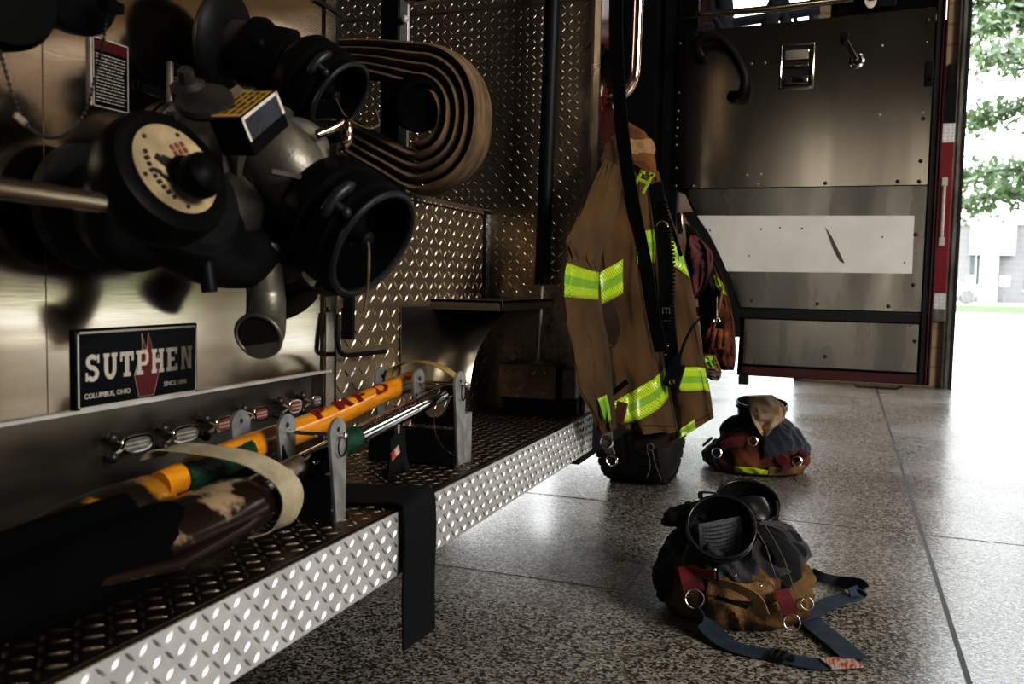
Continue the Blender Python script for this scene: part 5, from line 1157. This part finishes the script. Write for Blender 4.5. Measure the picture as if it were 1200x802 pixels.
# ------------------------------------------------------------------ second coat further along
c2t = thing('turnout_coat', (-.6, 3.95, .6), 'dark turnout coat with faded maroon cloth hanging behind the brown coat by the open door', 'coat')
Q = sheet([((-0.654, 3.98, 1.21), (-0.617, 3.98, 1.21), .03, .03), ((-0.662, 3.98, 1.12), (-0.544, 3.98, 1.129), .05, .03), ((-0.647, 3.98, 1.008), (-0.558, 3.98, 1.01), .04, .03), ((-0.63, 3.98, 0.933), (-0.6, 3.98, 0.934), .02, .02)], None, .012, 2.4, .5, .02)
build_sheet(Q, 'maroon_hood', M['pink_cloth'], c2t, 24, 30)
Q = sheet([((-0.679, 4.05, 1.267), (-0.633, 4.05, 1.244), .03, .05), ((-0.664, 4.05, 1.16), (-0.565, 4.05, 1.138), .03, .05), ((-0.638, 4.05, 1.077), (-0.51, 4.05, 1.041), .03, .05), ((-0.611, 4.05, 0.952), (-0.473, 4.05, 0.936), .06, .05), ((-0.59, 4.05, 0.781), (-0.445, 4.05, 0.786), .07, .06), ((-0.571, 4.05, 0.667), (-0.437, 4.05, 0.673), .06, .05), ((-0.532, 4.05, 0.623), (-0.443, 4.05, 0.62), .04, .04)], None, .014, 2.2, 1.9, .02)
build_sheet(Q, 'body', M['coat_dark'], c2t, 30, 40)
Q2 = sheet([((-0.537, 3.97, 1.054), (-0.518, 3.97, 1.047), .01, .01), ((-0.524, 3.95, 0.981), (-0.472, 3.95, 0.952), .03, .02), ((-0.534, 3.95, 0.855), (-0.439, 3.95, 0.836), .04, .03), ((-0.546, 3.96, 0.731), (-0.429, 3.96, 0.717), .04, .03), ((-0.524, 3.98, 0.659), (-0.436, 3.98, 0.641), .03, .02)], None, .010, 2, 1., .015)
build_sheet(Q2, 'sleeve', M['rust_cloth'], c2t, 20, 40)
band(Q2, .1, .9, lin(.04, .12), lin(.20, .27), 'shoulder_band', c2t, wid=.06)
g = G(); g.tube(spline([(-0.486, 3.9, 0.992), (-0.499, 3.89, 0.894), (-0.516, 3.88, 0.81), (-0.552, 3.9, 0.734)], 5), .006, 8); g.build('drag_strap', M['tan_light'], c2t)
Q3 = sheet([((-0.581, 3.93, 0.698), (-0.511, 3.93, 0.693), .03, .03), ((-0.58, 3.93, 0.66), (-0.496, 3.93, 0.657), .04, .03), ((-0.561, 3.94, 0.623), (-0.481, 3.94, 0.62), .03, .03)], None, .006, 2, .3, .02)
build_sheet(Q3, 'hem', M['tan_light'], c2t, 18, 14); band(Q3, .05, .75, lin(.05, .1), lin(.8, .7), 'hem_band', c2t, wid=.07)
g = G()
def blob(g, c, r, sc, seed, amp=.25, n=18, fr=2.2):
    m = n; vs = []; fs = []; c = V(c)
    for j in range(m + 1):
        p = PI * j / m
        for i in range(n * 2):
            t = PI * i / n; d = V((math.sin(p) * math.cos(t), math.sin(p) * math.sin(t), math.cos(p))); k = 1 + amp * noise.noise(d * fr + V((seed, 0, 0)))
            vs.append(c + V((d.x * sc[0], d.y * sc[1], d.z * sc[2])) * r * k)
    for j in range(m):
        for i in range(n * 2): k = (i + 1) % (n * 2); fs.append((j * 2 * n + i, (j + 1) * 2 * n + i, (j + 1) * 2 * n + k, j * 2 * n + k))
    g.add(vs, fs)
gl = thing('leather_gloves', (-0.505, 3.86, 0.768), 'pair of orange leather gloves clipped to the dark coat behind the brown coat', 'gloves')
g = G(); blob(g, (-0.505, 3.86, 0.764), .05, (1., .7, .9), 1.); g.build('glove_palm', M['orange_glove'], gl)
for k, (a, b_) in enumerate((((828, 388), (822, 402)), ((832, 408), (828, 414)), ((842, 408), (842, 417)), ((849, 402), (853, 410)))):
    pass
for pa, pb in (((-0.52, 3.83, 0.809), (-0.534, 3.82, 0.751)), ((-0.501, 3.82, 0.81), (-0.511, 3.81, 0.731)), ((-0.48, 3.82, 0.807), (-0.483, 3.81, 0.729)), ((-0.459, 3.83, 0.796), (-0.46, 3.82, 0.74))):
    g = G(); g.tube(spline([pa, V(pa).lerp(V(pb), .5) + V((0, -.015, 0)), pb], 4), [.013, .014, .014, .014, .0145, .014, .013, .012, .008], 10); g.build('glove_finger', M['orange_glove'], gl)
g = G(); g.torus((-0.503, 3.88, 0.843), (0, -1, .2), .012, .003, 18, 6); g.tube([(-0.506, 3.88, 0.945), (-0.503, 3.88, 0.851)], .002, 6); g.build('glove_clip', M['worn_chrome'], gl)
g = G(); Q4 = sheet([((-0.571, 3.9, 0.634), (-0.476, 3.9, 0.624), .03, .02), ((-0.548, 3.9, 0.605), (-0.479, 3.9, 0.605), .03, .02), ((-0.518, 3.9, 0.585), (-0.489, 3.9, 0.586), .015, .01)], None, .004, 2, .3, .01)
tag(build_sheet(Q4, 'knit_glove', M['glove_grey'], None, 16, 12), 'grey knit glove poking out below the hem of the rear coat', 'glove')

# ------------------------------------------------------------------ turnout pants stacked over boots
def mound(rings, amp, fr, seed, off=0., creases=0.):
    R_ = spline([V(r[:3]) for r in rings], 6); S_ = spline([V((r[3], r[4], 0)) for r in rings], 6); n = len(R_) - 1
    def P(u, t):
        x = min(max(t, 0), 1) * n; i = min(int(x), n - 1); c = R_[i].lerp(R_[i + 1], x - i); s = S_[i].lerp(S_[i + 1], x - i)
        a = 2 * PI * u; d = V((math.cos(a), math.sin(a), 0))
        nz = noise.noise(V((d.x * fr, d.y * fr, c.z * fr * 5 + seed))); rg = 1 - abs(noise.noise(V((d.x * fr * 1.5 + 7, d.y * fr * 1.5, c.z * 16 + seed + d.x * 3)))) * 2.2
        k = off + amp * nz + creases * rg
        return V((c.x + d.x * (s.x + k), c.y + d.y * (s.y + k), max(c.z + .3 * k, .004)))
    return P
def shell(P, u0, u1, t0, t1, name, m, parent, nu=72, nv=36, solid=.005):
    g = G(); tf = lambda f, u: f(u) if callable(f) else f
    g.grid(lambda u, v: P(u0 + (u1 - u0) * u, tf(t0, u) + (tf(t1, u) - tf(t0, u)) * v), nu, nv); return g.build(name, m, parent, smooth=75, solid=solid)
def boot(t, top, n, foot, R, m='boot'):
    top, foot, n = V(top), V(foot), V(n).normalized()
    pts = spline([foot, foot.lerp(top, .5) + V((0, 0, .02)), top - n * .06, top], 6); k = len(pts)
    g = G(); g.tube(pts, [R * (.80 + .20 * i / (k - 1)) for i in range(k)], 36, cap=False)
    inner = [top + n * .0, top - n * .03, top - n * .11]; ni = len(g.v); g.tube(inner, [R * .965, R * .93, R * .86], 36, cap=False); g.f.append(tuple(range(ni + 72, ni + 108))); g.m.append(0)
    g.torus(top, n, R * .985, .0055, 44, 8); g.torus(top - n * .025, n, R * 1.0, .004, 44, 8)
    g.build('shaft', M[m], t, smooth=60)
def ground_ribbon(g, pts, w, t=.004, k=6): g.ribbon(spline([V(p) for p in pts], k), (0, 0, 1) if False else [None], w, t)
def flat_strap(g, pts, w, z=.0, t=.0035, k=6):
    P = spline([V(p) for p in pts], k); W = []
    for i, p in enumerate(P):
        d = (P[min(i + 1, len(P) - 1)] - P[max(i - 1, 0)]); W.append(V((-d.y, d.x, 0)).normalized())
    g.ribbon(P, W, w, t)

p1 = thing('turnout_pants', (-.27, 2.82, 0), 'tan and charcoal turnout pants stacked round black boots with navy suspenders spread on the floor', 'pants')
ring = [(-.275, 2.80, .004, .195, .205), (-.275, 2.80, .05, .222, .235), (-.27, 2.81, .11, .212, .228), (-.275, 2.82, .165, .180, .20), (-.28, 2.82, .215, .140, .17), (-.285, 2.82, .25, .10, .13), (-.29, 2.82, .255, .03, .04)]
Pm = mound(ring, .030, 2.4, 3., 0, .020); shell(Pm, 0, 1, 0, lambda u: 1 - .42 * math.exp(-((u - .75) / .13) ** 2), 'trouser_legs', M['tan_cloth'], p1, 120, 60, 0)
Pl = mound(ring, .028, 2.2, 3.4, .014, .022); shell(Pl, .36, 1.04, lambda u: .46 + .045 * math.sin(9 * u) - .20 * max(0, .35 - u) , lambda u: .98 - .34 * math.exp(-((u * .68 + .36 - .75) / .12) ** 2), 'waist_lining', M['grey_lining'], p1, 100, 30)
Pd = mound(ring, .022, 2.4, 5.1, .026, .012); shell(Pd, .86, 1.14, lambda u: .36 + .45 * u, .97, 'draped_flap', M['black_cloth'], p1, 50, 34)
shell(Pd, .48, .62, .12, .80, 'draped_flap', M['black_cloth'], p1, 30, 24)
g = G(); blob(g, (-0.435, 2.68, 0.29), .05, (1.1, .8, .55), 2., .5); blob(g, (-0.407, 2.74, 0.3), .045, (1., .8, .6), 4., .5); g.build('cuff_bunch', M['black_cloth'], p1)
g = G()
for pts in ([(-0.218, 2.68, 0.289), (-0.181, 2.64, 0.248), (-0.158, 2.6, 0.201), (-0.126, 2.6, 0.118)], [(-0.207, 2.72, 0.311), (-0.157, 2.66, 0.258), (-0.124, 2.62, 0.211), (-0.098, 2.62, 0.14)]): g.tube(spline(pts, 6), .0022, 6)
g.build('piping', M['glove_grey'], p1)
Pp = mound(ring, .028, 2.2, 3., .012, .010)
shell(Pp, .70, .84, .30, lambda u: .52 - .06 * u, 'thigh_pocket', M['tan_light'], p1, 24, 12)
g = G(); gp = spline([V((-0.294, 2.52, 0.165)), V((-0.237, 2.5, 0.16)), V((-0.191, 2.5, 0.137)), V((-0.174, 2.51, 0.093))], 6); g.ribbon(gp, (0, -.3, 1), [.02 + .0012 * i for i in range(len(gp))], .006); g.build('pocket_flap', M['tan_light'], p1)
g = G(); g.ribbon(spline([V((-0.3, 2.53, 0.116)), V((-0.256, 2.51, 0.115)), V((-0.214, 2.52, 0.103))], 5), (0, 0, 1), .012, .004); g.build('pocket_opening', M['black_cloth'], p1)
g = G(); g.ribbon(spline([V((-0.395, 2.6, 0.172)), V((-0.38, 2.57, 0.147)), V((-0.367, 2.56, 0.112))], 5), (1, .1, 0), .06, .006); g.ribbon(spline([V((-0.41, 2.6, 0.16)), V((-0.356, 2.57, 0.166)), V((-0.31, 2.55, 0.173))], 5), (0, 0, 1), .025, .006); g.build('suspender_tab', M['maroon'], p1)
g = G(); g.ribbon(spline([V((-0.131, 2.58, 0.144)), V((-0.112, 2.56, 0.114)), V((-0.102, 2.56, 0.082))], 5), (1, .2, 0), .042, .006); g.build('suspender_tab', M['maroon'], p1)
g = G()
for c, r in (((-0.362, 2.53, 0.103), .026), ((-0.096, 2.55, 0.067), .022), ((-0.061, 2.66, 0.088), .017)): g = G(); g.torus(c, (.2, -1, .35), r, .0023, 26, 8); g.build('dee_ring', M['worn_chrome'], p1)
for p_, s_ in (((-0.304, 2.5, 0.204), .005), ((-0.248, 2.5, 0.194), .004), ((-0.179, 2.5, 0.175), .005)):
    g = G(); g.sphere(p_, s_, 10); g.build('snap_stud', M['worn_chrome'], p1)
g = G(); g.ribbon([V((-0.205, 2.51, 0.195)), V((-0.168, 2.51, 0.183))], (0, 0, 1), .012, .002); g.build('woven_label', M['tan_light'], p1)
# suspenders on the floor
g = G(); flat_strap(g, [(-0.365, 2.52, 0.091), (-0.332, 2.537, 0.035), (-0.271, 2.478, 0.012), (-0.213, 2.454, 0.007), (-0.139, 2.451, 0.006), (-0.051, 2.436, 0.006), (0.012, 2.457, 0.006), (0.074, 2.495, 0.006)], .070); g.build('suspender', M['blue_strap'], p1)
g = G(); flat_strap(g, [(0.069, 2.501, 0.012), (0.033, 2.576, 0.012), (-0.011, 2.655, 0.012), (-0.051, 2.733, 0.013), (-0.084, 2.83, 0.016)], .072); g.build('suspender', M['blue_strap'], p1)
g = G(); flat_strap(g, [(-0.108, 2.712, 0.022), (-0.053, 2.786, 0.02), (0.006, 2.91, 0.018), (0.069, 3.01, 0.016)], .064); g.build('suspender', M['blue_strap'], p1)
g = G(); fl_ = spline([V((0.059, 2.985, 0.02)), V((0.09, 3.028, 0.024)), V((0.094, 3.036, 0.036)), V((0.074, 3.069, 0.034)), V((0.031, 3.138, 0.012)), V((-0.024, 3.157, 0.01)), V((-0.066, 3.196, 0.01))], 6); g.ribbon(fl_, (.15, .6, .8), [.050] * 6 + [.046] * 12 + [.042] * 19, .0035); g.build('suspender', M['blue_strap'], p1)
g = G(); q = V((0.035, 2.463, 0.01)); d = (V((0.073, 2.485, 0.01)) - V((-0.003, 2.441, 0.01))).normalized(); e = V((-d.y, d.x, 0)); g.box(q, (.090, .064, .004), Matrix((d, e, V((0, 0, 1)))).transposed()); g.build('strap_patch', M['patch'], p1, smooth=0)
def buckle(c, d, nm):
    d = V(d).normalized(); e = V((-d.y, d.x, 0)).normalized(); Rm = Matrix((d, e, V((0, 0, 1)))).transposed(); c = V(c); g = G()
    for s in (-1, 0, 1): g.box(c + d * s * .017 + V((0, 0, .003)), (.007, .058, .007), Rm)
    for s in (-1, 1): g.box(c + e * s * .027, (.042, .007, .008), Rm)
    g.box(c + d * .035, (.02, .03, .006), Rm); g.build(nm, M['black_satin'], p1, bevel=.002)
buckle((-0.123, 2.438, 0.014), V((-0.052, 2.451, 0)) - V((-0.14, 2.466, 0)), 'buckle'); buckle((-0.08, 3.177, 0.014), V((-0.024, 3.189, 0)) - V((-0.096, 3.256, 0)), 'buckle')
bt1 = thing('rubber_boot', (-.3, 2.75, 0), 'black rubber boot with printed grey lining, nearer one leaning out of the tan pants', 'boot')
n_b1 = (0.1183, -0.7846, 0.6086); boot(bt1, (-0.306, 2.62, 0.296), n_b1, (-.29, 2.82, .10), .098)
tb = V((-0.306, 2.62, 0.296)); nb1 = V(n_b1)
uu = V((0.9790, 0.1511, 0.1367)); uu = (uu - nb1 * uu.dot(nb1)).normalized(); vv = nb1.cross(uu)
g = G(); lab = lambda s, w_: tb - nb1 * (.026 + .055 * (1 - w_)) + uu * (-.066 + .132 * s) * (.95) + vv * (-.052 + .072 * w_ - .030 * (1 - 4 * (s - .5) ** 2) * (1 - w_) + .022 * s)
g.grid(lab, 16, 8); g.build('printed_lining', M['boot_label'], bt1)
g = G()
for r in range(8):
    s = .08
    while s < .9:
        l = random.uniform(.03, .09); w0 = .12 + r * .10
        a, b_ = lab(s, w0) + nb1 * .0015, lab(min(s + l, .93), w0) + nb1 * .0015; c_, d_ = lab(min(s + l, .93), w0 + .045) + nb1 * .0015, lab(s, w0 + .045) + nb1 * .0015
        g.add([a, b_, c_, d_], [(0, 1, 2, 3)]); s += l + .02
g.build('lining_print', M['grey_lining'], bt1, smooth=0)
g = G(); g.tube(spline([tb + vv * .09 - uu * .05, tb + vv * .118 - uu * .045 - nb1 * .02, tb + vv * .125 - nb1 * .05, tb + vv * .10 + uu * .03 - nb1 * .06], 5), .008, 8, sq=.4); g.build('pull_loop', M['boot'], bt1)
bt2 = thing('rubber_boot', (-.24, 2.95, 0), 'black rubber boot standing behind the leaning boot in the tan pants', 'boot')
boot(bt2, (-0.262, 2.93, 0.303), (0.1191, -0.4869, 0.8653), (-.24, 2.93, .10), .100)
g = G(); tq = V((-0.262, 2.93, 0.303)); g.tube(spline([tq + V((.085, -.03, -.05)), tq + V((.092, -.035, -.01)), tq + V((.09, -.04, .02))], 5), .006, 8); g.build('pull_loop', M['boot'], bt2)

# second set further away
p2 = thing('turnout_pants', (-.41, 4.95, 0), 'rust brown and navy turnout pants stacked round a boot near the fire engine wheel', 'pants')
ring2 = [(-.41, 4.98, .004, .235, .21), (-.41, 4.98, .05, .262, .235), (-.405, 4.98, .11, .240, .22), (-.40, 4.98, .17, .205, .19), (-.395, 4.98, .23, .16, .155), (-.39, 4.98, .27, .11, .11), (-.39, 4.98, .275, .03, .03)]
Pm2 = mound(ring2, .035, 2.0, 9., 0, .014); shell(Pm2, 0, 1, 0, 1, 'trouser_legs', M['rust_cloth'], p2, 110, 50, 0)
Pn2 = mound(ring2, .03, 2.1, 9.5, .014, .014); shell(Pn2, .78, 1.2, lambda u: .30 + .1 * math.sin(6 * u), .98, 'waist_lining', M['navy'], p2, 70, 34)
shell(Pn2, .30, .80, lambda u: .62 + .05 * math.sin(9 * u), .98, 'waist_lining', M['grey_lining'], p2, 70, 24)
shell(Pn2, .45, .64, .03, .40, 'draped_flap', M['navy'], p2, 30, 20)
Pb2 = mound(ring2, .035, 2.0, 9., .010, .012); shell(Pb2, .70, .80, .06, lambda u: .17 - .05 * abs(u - .5), 'lime_cuff_band', M['lime'], p2, 20, 8)
shell(Pb2, .80, .93, .04, .2, 'tan_hem', M['tan_light'], p2, 24, 10)
g = G(); g.ribbon(spline([V((-0.565, 4.74, 0.149)), V((-0.512, 4.73, 0.182)), V((-0.453, 4.74, 0.189))], 5), (0, 0, 1), .05, .008); g.build('suspender_tab', M['maroon'], p2)
g = G(); g.ribbon(spline([V((-0.281, 4.75, 0.118)), V((-0.246, 4.74, 0.096)), V((-0.219, 4.74, 0.063))], 5), (0, .1, 1), .05, .008); g.build('suspender_tab', M['maroon'], p2)
g = G(); g.ribbon(spline([V((-0.199, 4.8, 0.107)), V((-0.174, 4.78, 0.13)), V((-0.154, 4.78, 0.15))], 5), (.4, 0, 1), .05, .008); g.build('suspender_tab', M['maroon'], p2)
g = G()
for c in ((-0.585, 4.7, 0.122), (-0.188, 4.74, 0.106), (-0.409, 4.73, 0.194)): g = G(); g.torus(c, (.2, -1, .2), .024, .003, 22, 6); g.build('dee_ring', M['worn_chrome'], p2)
bt3 = thing('rubber_boot', (-.38, 4.98, 0), 'black boot top with flared rim beside the far navy pants', 'boot')
g = G(); tp_ = V((-0.387, 4.95, 0.369)); boot(bt3, tp_, (.05, -.12, 1), (-.39, 4.97, .10), .135)
hd = sheet([((-0.45, 4.8, 0.419), (-0.322, 4.8, 0.431), .03, .03), ((-0.443, 4.79, 0.371), (-0.259, 4.79, 0.37), .06, .03), ((-0.419, 4.79, 0.301), (-0.261, 4.79, 0.312), .06, .03), ((-0.382, 4.79, 0.241), (-0.318, 4.79, 0.255), .03, .02), ((-0.364, 4.79, 0.215), (-0.338, 4.79, 0.222), .02, .01)], lambda u, t: .022 * math.sin(5 * u + 3 * t), .012, 1.6, .9, .02)
tag(build_sheet(hd, 'protective_hood', M['hood'], None, 28, 30), 'cream knit protective hood draped over the far boot', 'hood')
g = G(); g.ribbon(spline([V((-0.633, 4.85, 0.175)), V((-0.657, 4.83, 0.149)), V((-0.674, 4.83, 0.133))], 4), (0, 1, .2), .03, .01); g.build('side_strap', M['black_cloth'], p2)
